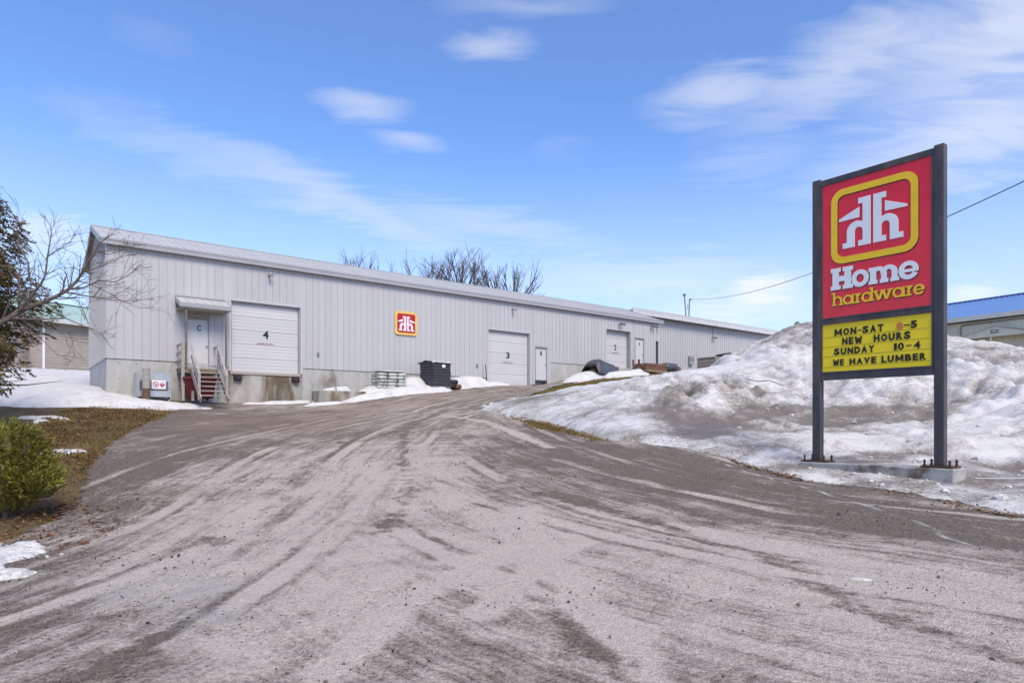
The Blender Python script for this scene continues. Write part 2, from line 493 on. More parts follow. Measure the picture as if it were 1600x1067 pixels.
for a in [(270, 925, .55, .35, 1.0), (330, 970, .3, .2, .8), (240, 890, .3, .3, .6)]: spot(wet, *a)
edge_line = spline([on_ground(*p) for p in [(1120, 722), (1180, 742), (1290, 772), (1440, 820), (1600, 864)]] + [(9, 4.8)], 5)
dl, _, _ = poly_dist(X, Y, edge_line)
trails = [[(800, 800), (810, 840), (760, 885), (650, 935), (590, 990), (500, 1067)], [(700, 880), (850, 860), (820, 830)], [(860, 700), (760, 660), (690, 650)],
          [(350, 835), (385, 805), (420, 785)], [(590, 722), (530, 745), (470, 770)], [(1100, 830), (1250, 860), (1330, 878)], [(760, 960), (840, 890), (900, 850)],
          [(820, 800), (840, 860), (930, 960), (1020, 1060)]]
dust = np.clip(dust, -.62, .70)
dt = np.full_like(X, 9.0)
for tpx in trails:
    d_, _, _ = poly_dist(X, Y, spline([on_ground(*p) for p in tpx], 5)); dt = np.minimum(dt, d_)
darks = [[(1590, 1040), (1440, 985), (1300, 925), (1200, 872), (1090, 840), (960, 800), (840, 770)], [(420, 790), (380, 810), (340, 850)], [(160, 1060), (230, 1010), (300, 985)],
         [(700, 640), (640, 665), (560, 690), (500, 690)], [(1000, 1060), (900, 990), (830, 930)], [(720, 625), (660, 645), (630, 690), (640, 760), (600, 830)]]
dk = np.full_like(X, 9.0)
for tpx in darks:
    d_, _, _ = poly_dist(X, Y, spline([on_ground(*p) for p in tpx], 5)); dk = np.minimum(dk, d_)
tk = np.full_like(X, 9.0)
for o in (-3.4, -1.9, -.7, .75, 2.1, 3.5): tk = np.minimum(tk, np.where(famw > .5, np.abs(dB * sB - o - .25 * np.sin(aB * .35 + o * 2)), 9))
for o in (-2.6, -.85, .75, 2.2): tk = np.minimum(tk, np.where(famw <= .55, np.abs(dC * sC - o - .2 * np.sin(aC * .4 + o * 3)), 9))
rut = sum(-.018 * np.exp(-((dB * sB - o) / .22) ** 2) for o in (-2.4, -.9, .8, 2.2)) + sum(-.014 * np.exp(-((dC * sC - o) / .2) ** 2) for o in (-.8, .8))
Z = G(X, Y) + .012 + .035 * fbm(X, Y, .8, 3) + .02 * fbm(X, Y, 3.5, 3) + rut


def driveway_material():
    m = bpy.data.materials.new('worn_gravelly_asphalt'); m.use_nodes = True
    t = NT(m.node_tree); t.n.clear()
    co = t.add('ShaderNodeTexCoord').outputs['Object']
    fB = t.attr('flow_b', 'Vector'); fC = t.attr('flow_c', 'Vector')
    wsp = t.scale(t.add('ShaderNodeTexNoise', ins={'Vector': co, 'Scale': .8, 'Detail': 3.0}).outputs['Color'], (.45, .45, 0))
    def fam(f):
        f2 = t.vm('ADD', f, wsp)
        a = t.noise(t.scale(f2, (3.0, .22, 1)), 1.0, 4, .62)
        b = t.noise(t.scale(f2, (11, .55, 1)), 1.0, 3, .65)
        return t.m('ADD', t.m('MULTIPLY', a, .52), t.m('MULTIPLY', b, .48))
    w = t.attr('fam')
    st = t.m('ADD', t.m('MULTIPLY', fam(fB), w), t.m('MULTIPLY', fam(fC), t.m('SUBTRACT', 1.0, w)))
    blot = t.noise(co, .55, 4, .62, .8); med = t.noise(co, 3.2, 4, .68, .5); fine = t.noise(co, 26, 3, .75); grit = t.noise(co, 75, 2, .8)
    vor = t.add('ShaderNodeTexVoronoi', ins={'Vector': co, 'Scale': 48.0, 'Randomness': 1.0})
    dust = t.attr('dust')
    g = t.m('SUBTRACT', st, .5); g2 = t.m('SUBTRACT', blot, .5); g3 = t.m('SUBTRACT', med, .5); g4 = t.m('SUBTRACT', fine, .5)
    s = t.m('ADD', t.m('MULTIPLY', dust, .56), .27)
    for v, k in ((g, 2.6), (g2, 1.2), (g3, 1.1), (g4, .6)): s = t.m('ADD', s, t.m('MULTIPLY', v, k))
    # dusty curved trails and dark wheel smears
    dt_ = t.m('ADD', t.attr('trail'), t.m('MULTIPLY', g3, .55))
    s = t.m('ADD', s, t.m('MULTIPLY', t.ss(dt_, .22, .02), .75))
    dk_ = t.m('ADD', t.attr('smear'), t.m('MULTIPLY', g3, .6))
    s = t.m('SUBTRACT', s, t.m('MULTIPLY', t.ss(dk_, .20, .0), .42))
    tkn = t.m('ADD', t.attr('track'), t.m('MULTIPLY', g3, .18))
    gate = t.ss(t.noise(t.scale(t.mix(w, fC, fB), (.5, .16, 1)), 1.0, 3, .5), .40, .60)
    band = t.m('SUBTRACT', t.m('MULTIPLY', t.ss(tkn, .13, .05), .55), t.m('MULTIPLY', t.m('MULTIPLY', t.ss(tkn, .10, .17), t.ss(tkn, .30, .18)), .42))
    s = t.m('ADD', s, t.m('MULTIPLY', band, gate))
    f = t.ss(s, -.05, .85)
    dark = t.mix(t.ss(t.m('ADD', t.m('MULTIPLY', grit, .6), t.m('MULTIPLY', fine, .4)), .40, .60), (.062, .048, .037), (.250, .205, .165))
    dark = t.mix(t.m('MULTIPLY', t.ss(med, .4, .7), .6), dark, (.140, .104, .080))
    light = t.mix(t.ss(t.m('ADD', t.m('MULTIPLY', grit, .6), t.m('MULTIPLY', fine, .4)), .40, .60), (.405, .350, .294), (.610, .540, .462))
    c = t.mix(f, dark, light)
    br = t.m('MULTIPLY', t.attr('brown'), t.ss(t.m('ADD', blot, t.m('MULTIPLY', g3, .6)), .28, .62), clamp=True)
    c = t.mix(t.m('MULTIPLY', br, .92), c, t.mix(t.ss(st, .38, .62), (.210, .138, .088), (.350, .250, .170)))
    # rusty-brown flecks of grit, and small dark stones
    c = t.mix(t.m('MULTIPLY', t.ss(t.noise(co, 21, 4, .8), .60, .74), .5), c, (.085, .058, .046))
    spk = t.m('MULTIPLY', t.ss(vor.outputs['Distance'], .26, .14), t.ss(t.noise(co, 2.1, 3, .6), .46, .66))
    c = t.mix(t.m('MULTIPLY', spk, .65), c, (.045, .040, .038))
    wht = t.m('MULTIPLY', t.ss(vor.outputs['Distance'], .20, .10), t.ss(t.noise(co, 1.4, 3, .6), .58, .66))
    c = t.mix(t.m('MULTIPLY', wht, .5), c, (.52, .50, .48))
    # worn edge line and salt
    ln = t.m('ADD', t.attr('line'), t.m('MULTIPLY', g4, .16))
    ln = t.m('MULTIPLY', t.ss(ln, .055, .01), t.ss(t.m('ADD', med, g4), .26, .50))
    c = t.mix(t.m('MULTIPLY', ln, .8), c, (.60, .59, .58))
    wt = t.m('MULTIPLY', t.attr('wet'), t.ss(med, .40, .55), clamp=True)
    c = t.mix(t.m('MULTIPLY', wt, .6), c, (.30, .29, .29))
    ro = t.m('SUBTRACT', .88, t.m('MULTIPLY', wt, .62))
    p = t.add('ShaderNodeBsdfPrincipled', ins={'Base Color': c, 'Roughness': ro, 'Specular IOR Level': .35})
    h = t.m('ADD', t.m('ADD', t.m('MULTIPLY', fine, .9), t.m('MULTIPLY', grit, .5)), t.m('MULTIPLY', med, 1.4))
    b = t.add('ShaderNodeBump', ins={'Strength': 1.0, 'Distance': .03, 'Height': h})
    t.l.new(b.outputs[0], p.inputs['Normal']); t.l.new(p.outputs[0], t.add('ShaderNodeOutputMaterial').inputs[0])
    return m


tag(link('driveway', grid_mesh('driveway', X, Y, Z, keep, {'flow_b': flowB, 'flow_c': flowC, 'fam': famw, 'dust': dust, 'brown': brown, 'wet': wet, 'line': dl, 'track': tk, 'trail': dt, 'smear': dk}),
         driveway_material()), kind='structure')

# ------------------------------------------------------------------ materials
M_SIDING = mat('white_painted_steel', (.475, .462, .458), .42, .035, .9, .45, stretch=(1, 1, .25), dirt=(.42, .41, .40), dscale=.8, dlo=.60, dhi=.95)
M_ROOF = mat('galvanised_roof_steel', (.50, .49, .475), .5, .07, .7, .5, metal=.1, stretch=(1, .3, 1))
M_TRIM = mat('grey_white_trim', (.34, .34, .345), .45, .05, 2)
M_SOFFIT = mat('weathered_soffit', (.20, .165, .14), .8, .25, 4)
M_DOORW = mat('white_door_paint', (.56, .545, .54), .38, .025, 1.0)
M_CONC = mat('stained_concrete', (.42, .41, .385), .85, .14, 2.2, .25, bump=.25, bscale=18, dirt=(.20, .165, .115), dscale=.6, dlo=.54, dhi=.76, stretch=(1, 1, .45))
M_DOCK = mat('dock_concrete', (.40, .375, .335), .85, .16, 2.5, .25, bump=.3, bscale=18, dirt=(.13, .10, .065), dscale=.8, dlo=.44, dhi=.66, stretch=(1, 1, .35))
M_DARK = mat('dark_shadow_gap', (.05, .05, .055), .8, .1)
M_WOOD = mat('weathered_grey_wood', (.36, .325, .29), .85, .25, 3, .2, stretch=(1, 1, 6), bump=.2)
M_WOODB = mat('weathered_brown_wood', (.22, .165, .115), .85, .3, 3, .2, stretch=(1, 1, 5), bump=.2)
M_BLACK = mat('black_print', (.012, .012, .014), .5, .1)
M_REDP = mat('faded_red_print', (.30, .12, .12), .5, .1)
M_STEEL = mat('galvanised_steel', (.42, .44, .45), .4, .1, 4, .5, metal=.4)
M_GREYM = mat('grey_fixture_metal', (.22, .22, .23), .5, .15, 6)
M_RUBBER = mat('black_rubber', (.025, .022, .022), .7, .3, 12, bump=.3)
M_RED = mat('red_paint', (.12, .012, .014), .5, .2, 4)
M_SIGNR = mat('sign_red_acrylic', (.80, .016, .034), .14, .10, 1.4, .5, bump=.10, bscale=1.6)
M_SIGNY = mat('sign_yellow', (.95, .60, .02), .4, .04, 3)
M_SIGNYB = mat('sign_yellow_board', (.95, .70, .015), .42, .05, 2)
M_SIGNW = mat('sign_white', (.86, .86, .86), .4, .02, 3)
M_POST = mat('sign_black_steel', (.052, .050, .056), .5, .3, 5, .5, dirt=(.13, .095, .075), dscale=1.8, dlo=.46, dhi=.72, stretch=(1, 1, .3))
M_RUST = mat('rusty_steel', (.085, .045, .032), .85, .4, 14, .2, bump=.4)
M_FOOT = mat('pale_concrete', (.38, .37, .35), .85, .15, 4, .25, bump=.35, bscale=25, dirt=(.13, .10, .07), dscale=1.6, dlo=.46, dhi=.64)
M_TARP = mat('dark_grey_tarp', (.065, .07, .08), .45, .3, 3, .5, bump=.5, bscale=6)
M_TRAY = mat('black_plastic', (.030, .030, .035), .42, .25, 3, .5)
M_BAG = mat('pale_plastic_bag', (.46, .48, .44), .45, .22, 5, .5, bump=.7, bscale=9, dirt=(.20, .22, .17), dscale=3, dlo=.5, dhi=.7)
M_BRICK = mat('red_brown_stock', (.16, .085, .062), .85, .35, 5, .2, bump=.3)
M_BARK = mat('grey_brown_bark', (.17, .135, .115), .9, .3, 6, .2, bump=.4)
M_BARKF = mat('distant_bark', (.135, .115, .105), .9, .2, 2, .2)

# ------------------------------------------------------------------ warehouse
WR = TH
wh = thing('warehouse', 'long white metal warehouse with numbered doors, gable roof and concrete foundation', 'warehouse', WO, WR)
LEN, DEP, EAVE, RISE = 33.4, 6.5, 4.62, 1.20
OPEN = [(2.88, 3.78, 1.86, -.26, 0), (4.65, 7.70, 2.79, -.28, 0), (18.47, 21.50, 2.75, -.34, 0), (21.93, 22.87, 2.0, .02, 0),
        (28.02, 30.38, 3.62, 1.06, 0), (30.83, 31.76, 3.25, 1.20, 0), (33.02, 33.30, 3.2, 1.2, 0)]


def sill(u):
    if 3.78 <= u <= 4.65: return -.10
    if 21.5 <= u <= 23.15: return -.24
    if u > 23.15: return 1.15
    return 0.0


STEP = LEN / 109
_pm = {}


def panel_mesh(w, h, rib, name='siding_panel', dep=.045, ribh=.026):
    key = (round(w, 3), round(h, 3), rib, name)
    if key in _pm: return _pm[key]
    p = [(0, dep), (0, 0)]
    if rib: p = [(0, dep), (0, -ribh * .2), (.010, -ribh), (.036, -ribh), (.052, 0)]
    else: p = [(0, dep), (0, 0)]
    if w > .2: p += [(w * .42, 0), (w * .45, -.006), (w * .49, -.006), (w * .52, 0), (w * .71, 0), (w * .74, -.006), (w * .78, -.006), (w * .81, 0)]
    p += [(w, 0), (w, dep)]
    v = [(x, y, 0) for x, y in p] + [(x, y, h) for x, y in p]; n = len(p)
    f = [(i, (i + 1) % n, n + (i + 1) % n, n + i) for i in range(n)]
    me = bpy.data.meshes.new(name); me.from_pydata(v, [], f); me.update()
    me.materials.append(M_SIDING if name == 'siding_panel' else M_ROOF)
    _pm[key] = me
    return me


cuts = sorted(set([round(i * STEP, 4) for i in range(110)] + [round(x, 4) for o in OPEN for x in o[:2]] + [23.15]))
gridset = {round(i * STEP, 4) for i in range(110)}
for a, b in zip(cuts[:-1], cuts[1:]):
    if b - a < .004: continue
    mid = (a + b) / 2; op = next((o for o in OPEN if o[0] < mid < o[1]), None)
    z0 = op[2] if op else sill(mid)
    link('siding_panel', panel_mesh(b - a - .0015, EAVE - z0 + .04, a in gridset and b - a > .06), parent=wh, loc=(a, random.uniform(-.0015, .0015), z0))

core = MB()
core.box(.05, LEN - .05, .34, DEP - .05, -2.6, EAVE)
core.build('inner_wall', M_SIDING, wh)
jm = MB()                                         # returns closing the corner behind the front skin
jm.box(.0, .05, .047, .34, 0, EAVE); jm.box(LEN - .05, LEN, .047, .34, 1.15, EAVE)
jm.build('corner_post', M_SIDING, wh)


def gable(u, sgn, name):
    g = MB()
    prof = []
    w = 0.0; rib = .30
    poly = [(0, 0), (DEP, 0), (DEP, EAVE), (DEP / 2, EAVE + RISE), (0, EAVE)]
    o = len(g.v)
    g.v += [(u, p[0], p[1]) for p in poly] + [(u + .05 * -sgn, p[0], p[1]) for p in poly]
    g.f += [(4, 3, 2, 1, 0) if sgn < 0 else (0, 1, 2, 3, 4), (5, 6, 7, 8, 9)]
    for i in range(5):
        j = (i + 1) % 5; g.f.append((i, j, 5 + j, 5 + i))
    k = .3
    while k < DEP - .1:
        top = EAVE + RISE * (1 - abs(k - DEP / 2) / (DEP / 2)) - .05
        xa, xb = (u + sgn * .022, u + sgn * .001)
        g.box(min(xa, xb), max(xa, xb), k - .02, k + .02, .02, top); k += rib
    return g.build(name, M_SIDING, wh)


gable(-.002, -1, 'gable_siding'); gable(LEN + .002, 1, 'gable_siding')
MB().box(0, LEN, DEP - .049, DEP, 0, EAVE).build('back_wall', M_SIDING, wh)

# foundation
fo = MB()
fo.box(.03, 4.55, .03, .335, -3.2, -.02)
fo.box(7.80, 18.40, .03, .335, -3.2, -.02)
fo.box(23.17, LEN, .03, .335, -3.2, 1.13)
fo.box(.031, .335, .34, DEP - .03, -3.2, -.021)
fo.box(.34, LEN - .02, DEP - .3, DEP - .02, -3.2, -.03)
fo.box(21.58, 21.93, .05, .33, -2.6, -.25); fo.box(22.87, 23.17, .05, .33, -2.6, -.02)
fo.build('foundation', M_CONC, wh)
dk_ = MB(); dk_.box(4.56, 7.79, .045, .335, -3.2, -.40); dk_.build('dock_face', M_DOCK, wh)
MB().box(4.60, 7.75, -.005, .335, -.40, -.285).build('dock_sill', mat('worn_sill_wood', (.40, .33, .29), .85, .2, 3, stretch=(3, 1, 1)), wh)
tie = MB()
for u in np.arange(.45, 18.2, .62):
    if 4.4 < u < 7.9: continue
    for v in (-.18, -.78, -1.3): tie.tube([(u, .028, v), (u, .034, v)], .022, 6)
tie.build('form_tie', mat('form_tie_rust', (.10, .085, .07), .9), wh)
cj = MB()
for u in (1.22, 2.44, 8.4, 9.6, 10.85, 12.1, 13.3): cj.box(u, u + .012, .0265, .031, -2.2, -.03)
cj.build('form_joint', mat('form_joint_line', (.27, .26, .24), .9), wh)
for u in (4.92, 7.47):
    b = MB().box(u - .17, u + .17, -.10, .043, -.66, -.41); b.box(u - .14, u + .12, -.14, -.101, -.62, -.44)
    b.rock((u + .05, -.1, -.62), .11, (1.3, .7, .8), seed=int(u)); b.build('dock_bumper', M_RUBBER, wh)

# roof
OVF, OVR = .20, .20
run = DEP / 2 + OVF; slope = math.atan2(RISE, DEP / 2); rl = run / math.cos(slope)
eave_z = EAVE + .10 - OVF * math.tan(slope)
nroof = 110; rs = (LEN + 2 * OVR) / nroof
rp = panel_mesh(rs - .001, rl, True, 'roof_panel', .03, .024)
for i in range(nroof):
    # a panel's own height axis is laid up the slope; its ribs face up
    link('roof_panel', rp, parent=wh, loc=(-OVR + i * rs, -OVF, eave_z), rot=(slope - math.pi / 2, 0, 0))
MB().hexa([(-OVR, DEP / 2, EAVE + .10 + RISE - .03), (LEN + OVR, DEP / 2, EAVE + .10 + RISE - .03), (LEN + OVR, DEP + OVF, eave_z - .03), (-OVR, DEP + OVF, eave_z - .03),
           (-OVR, DEP / 2, EAVE + .10 + RISE), (LEN + OVR, DEP / 2, EAVE + .10 + RISE), (LEN + OVR, DEP + OVF, eave_z), (-OVR, DEP + OVF, eave_z)]).build('rear_roof_sheet', M_ROOF, wh)
rg = MB(); zr = EAVE + .10 + RISE
rg.hexa([(-OVR - .02, DEP / 2 - .16, zr - .05), (LEN + OVR + .02, DEP / 2 - .16, zr - .05), (LEN + OVR + .02, DEP / 2 + .16, zr - .05), (-OVR - .02, DEP / 2 + .16, zr - .05),
         (-OVR - .02, DEP / 2 - .02, zr + .04), (LEN + OVR + .02, DEP / 2 - .02, zr + .04), (LEN + OVR + .02, DEP / 2 + .02, zr + .04), (-OVR - .02, DEP / 2 + .02, zr + .04)])
rg.build('ridge_cap', mat('dark_ridge_cap', (.30, .30, .31), .5), wh)
fa = MB(); fa.box(-OVR - .02, LEN + OVR + .02, -OVF - .03, -OVF - .002, eave_z - .21, eave_z + .002)
fa.box(-OVR - .02, LEN + OVR + .02, -OVF - .045, -OVF - .031, eave_z - .05, eave_z + .03)
fa.build('eave_fascia', M_TRIM, wh)
MB().box(-OVR, LEN + OVR, -OVF + .002, -.03, eave_z - .20, eave_z - .17).build('eave_soffit', M_TRIM, wh)
for uu, nm in ((-OVR - .021, 'rake_trim'), (LEN + OVR - .01, 'rake_trim')):
    r = MB()
    for sgn in (-1, 1):
        y0 = DEP / 2; y1 = DEP / 2 + sgn * (run + .03)
        zz = lambda y: zr - abs(y - DEP / 2) * math.tan(slope)
        r.hexa([(uu, y0, zz(y0) - .20), (uu + .03, y0, zz(y0) - .20), (uu + .03, y1, zz(y1) - .20), (uu, y1, zz(y1) - .20),
                (uu, y0, zz(y0) + .025), (uu + .03, y0, zz(y0) + .025), (uu + .03, y1, zz(y1) + .025), (uu, y1, zz(y1) + .025)])
    r.build(nm, M_TRIM, wh)
for sgn in (-1, 1):
    y0 = DEP / 2; y1 = DEP / 2 + sgn * (run - .01); zz = lambda y: zr - .06 - abs(y - DEP / 2) * math.tan(slope)
    for ua, ub in ((-OVR + .012, .0), (LEN + .01, LEN + OVR - .015)):
        MB().hexa([(ua, y0, zz(y0) - .03), (ub, y0, zz(y0) - .03), (ub, y1, zz(y1) - .03), (ua, y1, zz(y1) - .03), (ua, y0, zz(y0)), (ub, y0, zz(y0)), (ub, y1, zz(y1)), (ua, y1, zz(y1))]).build('rake_soffit', M_SOFFIT, wh)

# ---- lettering
_txt = {}


def text_mesh(ch, w, h, depth=.004, bold=.0, name='letter'):
    key = (ch, round(w, 3), round(h, 3), depth, bold)
    if key in _txt: return _txt[key]
    cu = bpy.data.curves.new('t', 'FONT'); cu.body = ch; cu.size = 1.0; cu.extrude = .01; cu.offset = bold; cu.resolution_u = 3
    ob = bpy.data.objects.new('t', cu); COL.objects.link(ob)
    dg = bpy.context.evaluated_depsgraph_get()
    me = bpy.data.meshes.new_from_object(ob.evaluated_get(dg)); me.name = name
    bpy.data.objects.remove(ob); bpy.data.curves.remove(cu)
    co = np.zeros(len(me.vertices) * 3, np.float32); me.vertices.foreach_get('co', co); co = co.reshape(-1, 3)
    lo = co.min(0); hi = co.max(0); sp = np.maximum(hi - lo, 1e-6)
    c = (co - lo) / sp
    out = np.stack([c[:, 0] * w, -(c[:, 2]) * depth, c[:, 1] * h], -1)   # x right, front = -y, z up
    me.vertices.foreach_set('co', out.astype(np.float32).ravel()); me.materials.clear(); me.update()
    _txt[key] = me
    return me


def stroke_mesh(c, w, h, depth):
    """M and W out of straight strokes"""
    b = MB(); t = w * .23; fl = (lambda z: z) if c == 'M' else (lambda z: h - z)
    k = 0
    if c == 'M': S = [(0, 0, 0, h), (w - t, 0, w - t, h), (0, h, w / 2 - t / 2, h * .2), (w - t, h, w / 2 - t / 2, h * .2)]
    else: S = [(0, h, w * .27 - t / 2, 0), (w / 2 - t / 2, h * .8, w * .27 - t / 2, 0), (w / 2 - t / 2, h * .8, w * .73 - t / 2, 0), (w - t, h, w * .73 - t / 2, 0)]
    for x0, z0, x1, z1 in S:
        b.prism([(x0, z0), (x0 + t, z0), (x1 + t, z1), (x1, z1)], -depth - k * .0003, 0); k += 1
    return b.mesh('letter')


def letters(parent, s, x, z, w, h, y, m, name='letter', depth=.004, bold=.02, widths=None):
    """a row of separate letters: s spread from x over width w"""
    wd_ = {'M': 1.25, 'W': 1.3, 'I': .45, '1': .45, '-': .62, ' ': .62, 'E': .85, 'L': .8, 'T': .9}
    tot = sum(wd_.get(c, 1.0) for c in s); unit = w / tot; cx = x
    for c in s:
        cw = wd_.get(c, 1.0) * unit
        if c != ' ':
            hh, zz = (h, z) if c != '-' else (h * .14, z + h * .43)
            me = stroke_mesh(c, cw * .82, hh, depth) if c in 'MW' else text_mesh(c, cw * .80, hh, depth, bold).copy()
            o = link(name, me, m, parent, loc=(cx + cw * .1, y, zz))
        cx += cw


# ---- overhead doors
def overhead(u0, u1, z0, z1, depth, num, text, seed):
    rr = random.Random(seed)
    d = bpy.data.objects.new('overhead_door', None); COL.objects.link(d); d.parent = wh; d.location = (u0, 0, z0)
    w, h = u1 - u0, z1 - z0; k = 5; sh = h / k
    for i in range(k):
        s = MB(); za = i * sh + .006; zb = (i + 1) * sh - .004
        p = [(depth, za), (depth - .0, za + .001)]
        for j in range(4):                         # four shallow horizontal ribs
            a = za + (zb - za) * j / 4; b = za + (zb - za) * (j + 1) / 4
            p += [(depth, a + .01), (depth, b - .028), (depth + .007, b - .020), (depth + .007, b - .006)]
        p += [(depth, zb), (depth + .04, zb), (depth + .04, za)]
        n = len(p); v = [(.05, y, z) for y, z in p] + [(w - .05, y, z) for y, z in p]
        f = [(n + q, n + (q + 1) % n, (q + 1) % n, q) for q in range(n)]
        s.v = v; s.f = f
        o = s.build('door_section', M_DOORW, d); o.location.y = rr.uniform(0, .003)
    MB().box(.05, w - .05, depth + .05, depth + .07, 0, h).build('door_backing', M_DARK, d)
    fr = MB(); fr.box(0.0, .048, .047, depth + .05, 0, h); fr.box(w - .048, w, .047, depth + .05, 0, h); fr.box(.049, w - .049, .047, depth + .05, h - .05, h)
    fr.build('jamb', mat('door_jamb_grey', (.33, .33, .345), .6), d)
    tr = MB(); tr.box(-.10, -.002, -.034, .04, 0, h + .10); tr.box(w + .002, w + .10, -.034, .04, 0, h + .10); tr.box(-.001, w + .001, -.034, .04, h + .002, h + .10)
    tr.build('door_trim', M_SIDING, d)
    MB().box(.05, w - .05, depth - .012, depth + .045, -.035, .004).build('bottom_seal', M_RUBBER, d)
    me = text_mesh(num, w * .085, .36, .004, .03).copy(); link('numeral', me, M_BLACK, d, loc=(w * .46, depth - .001, h * .50))
    x = w * .38
    for wd_ in text:                               # small line of red lettering, too fine to read
        for c in wd_:
            link('small_letter', text_mesh(c, .055, .075, .003, .015), M_REDP, d, loc=(x, depth - .001, h * .415))
            x += .068
        x += .06
    return d


ov = [overhead(4.65, 7.70, -.28, 2.79, .16, '4', [], 1), overhead(18.47, 21.50, -.34, 2.75, .16, '3', [], 2), overhead(28.02, 30.38, 1.06, 3.62, .30, '2', [], 3)]
for d, w, h, dep in zip(ov, (3.05, 3.03, 2.36), (3.07, 3.09, 2.56), (.16, .16, .30)):
    r2 = random.Random(4); x = w * .37                # a short row of red dashes where the lettering is too small to read
    while x < w * .61:
        q = r2.uniform(.035, .06)
        MB().box(x, x + q, dep - .004, dep - .001, h * .412, h * .412 + r2.uniform(.05, .075)).build('small_letter', M_REDP, d)
        x += q + r2.choice((.016, .016, .05))


def man_door(u0, u1, z0, z1, ch, knob='right', par=wh):
    d = bpy.data.objects.new('door', None); COL.objects.link(d); d.parent = par; d.location = (u0, 0, z0)
    w, h = u1 - u0, z1 - z0
    MB().box(.045, w - .045, .035, .08, .03, h - .045).build('door_leaf', M_DOORW, d)
    fr = MB(); fr.box(0, .04, -.03, .10, 0, h); fr.box(w - .04, w, -.03, .10, 0, h); fr.box(.041, w - .041, -.03, .10, h - .04, h)
    fr.build('door_frame', M_TRIM, d)
    MB().box(-.02, w + .02, -.05, -.031, h - .005, h + .03).build('drip_cap', M_GREYM, d)
    MB().box(.0, w, -.06, .10, -.03, .028).build('threshold', M_GREYM, d)
    kx = w - .11 if knob == 'right' else .11
    k = MB(); k.tube([(kx, .034, .98), (kx, -.01, .98)], .018, 8); k.tube([(kx, -.011, .98), (kx, -.05, .98)], [.034, .028], 10); k.build('door_knob', M_GREYM, d)
    for z in (.22, h * .5, h - .25): MB().box(.030, .060, .012, .034, z - .06, z + .06).build('hinge', M_GREYM, d)
    link('letter', text_mesh(ch, .16, .25, .004, .03).copy(), M_BLACK, d, loc=(w * .46, .034, h * .76))
    return d


man_door(2.88, 3.78, -.26, 1.86, 'C'); man_door(21.93, 22.87, .02, 2.0, 'B'); man_door(30.83, 31.76, 1.2, 3.25, 'A')
MB().box(33.02, 33.30, .10, .12, 1.2, 3.2).build('passage_shade_panel', M_DARK, wh)  # dark panel painted in for the shade inside the narrow opening

# canopy over door C
cn = bpy.data.objects.new('canopy', None); COL.objects.link(cn); cn.parent = wh; cn.location = (2.46, 0, 0)
cw = 1.96; cd = .95
for i in range(6):
    s = MB(); a = cw * i / 6; b = cw * (i + 1) / 6 - .004
    s.hexa([(a, -.03, 2.66), (a, -cd, 2.30), (b, -cd, 2.30), (b, -.03, 2.66), (a, -.03, 2.69), (a, -cd, 2.33), (b, -cd, 2.33), (b, -.03, 2.69)])
    s.hexa([(a, -.03, 2.691), (a, -cd, 2.331), (a + .04, -cd, 2.331), (a + .04, -.03, 2.691), (a + .01, -.03, 2.715), (a + .01, -cd, 2.355), (a + .03, -cd, 2.355), (a + .03, -.03, 2.715)])
    s.build('canopy_panel', M_ROOF, cn)
c2 = MB(); c2.box(-.02, cw + .02, -cd - .03, -cd - .001, 2.17, 2.34); c2.build('canopy_fascia', M_TRIM, cn)
c2 = MB()
for a in (-.02, cw + .001): c2.hexa([(a, -.03, 2.50), (a, -cd, 2.17), (a + .02, -cd, 2.17), (a + .02, -.03, 2.50), (a, -.03, 2.70), (a, -cd, 2.34), (a + .02, -cd, 2.34), (a + .02, -.03, 2.70)])
c2.build('canopy_side', M_TRIM, cn)
MB().box(0, cw, -.06, -.031, 2.66, 2.75).build('canopy_flashing', M_GREYM, cn)
MB().box(.02, cw - .02, -cd + .002, -.035, 2.13, 2.165).build('canopy_ceiling', M_WOOD, cn)
for a in (.20, cw - .22): MB().box(a, a + .075, -cd + .05, -cd + .125, -.30, 2.128).build('canopy_post', mat('grey_brown_post', (.16, .135, .125), .8, .25, 4), cn)
rb = MB()
for i in range(7): rb.box(.44 + i * .13, .56 + i * .13, -.034, -.028, 1.90, 2.10)
rb.build('board', M_WOOD, cn)


def flood(u, v, heads=1, par=wh, w=0.0):
    l = bpy.data.objects.new('wall_light', None); COL.objects.link(l); l.parent = par; l.location = (u, w, v)
    m = MB(); m.box(-.05, .05, -.06, -.027, -.05, .05); m.tube([(0, -.05, 0), (0, -.16, .03)], .02, 6); m.build('bracket', M_GREYM, l)
    for i in range(heads):
        x = -.12 + .24 * i if heads > 1 else 0
        m = MB(); m.tube([(x, -.13, .03), (x + .02, -.24, .01), (x + .03, -.34, -.05)], [.045, .075, .09], 8); m.build('lamp_head', mat('pale_fixture', (.45, .45, .45), .5) if heads == 1 else M_GREYM, l)


flood(6.27, 4.10); flood(20.18, 4.05); flood(29.3, 4.05, 2); flood(32.55, 4.18, 2); flood(33.1, 4.22, 1)
for u, v in ((8.55, .71), (17.68, .66)): bevel(MB().box(u - .05, u + .05, -.075, -.028, v - .10, v + .08).build('outlet_box', M_GREYM, wh), .01)

# ---- emblem shared by both signs
def emblem_poly(s):
    P = [(.022, 0), (.23, 0), (.23, .095), (.155, .095), (.155, .265)]
    P += [(.223 - .068 * math.cos(a), .265 + .075 * math.sin(a)) for a in np.linspace(.2, math.pi - .2, 9)]
    P += [(.291, .265), (.291, 0), (.5, 0), (.5, .095), (.427, .095), (.427, .275)]
    P += [(.245 + .182 * math.cos(a), .275 + .18 * math.sin(a)) for a in np.linspace(.15, math.pi / 2, 8)]
    P += [(.155, .425), (.155, .745), (.23, .745), (.23, .845), (.022, .845)]
    return [(s * x, z) for x, z in P]


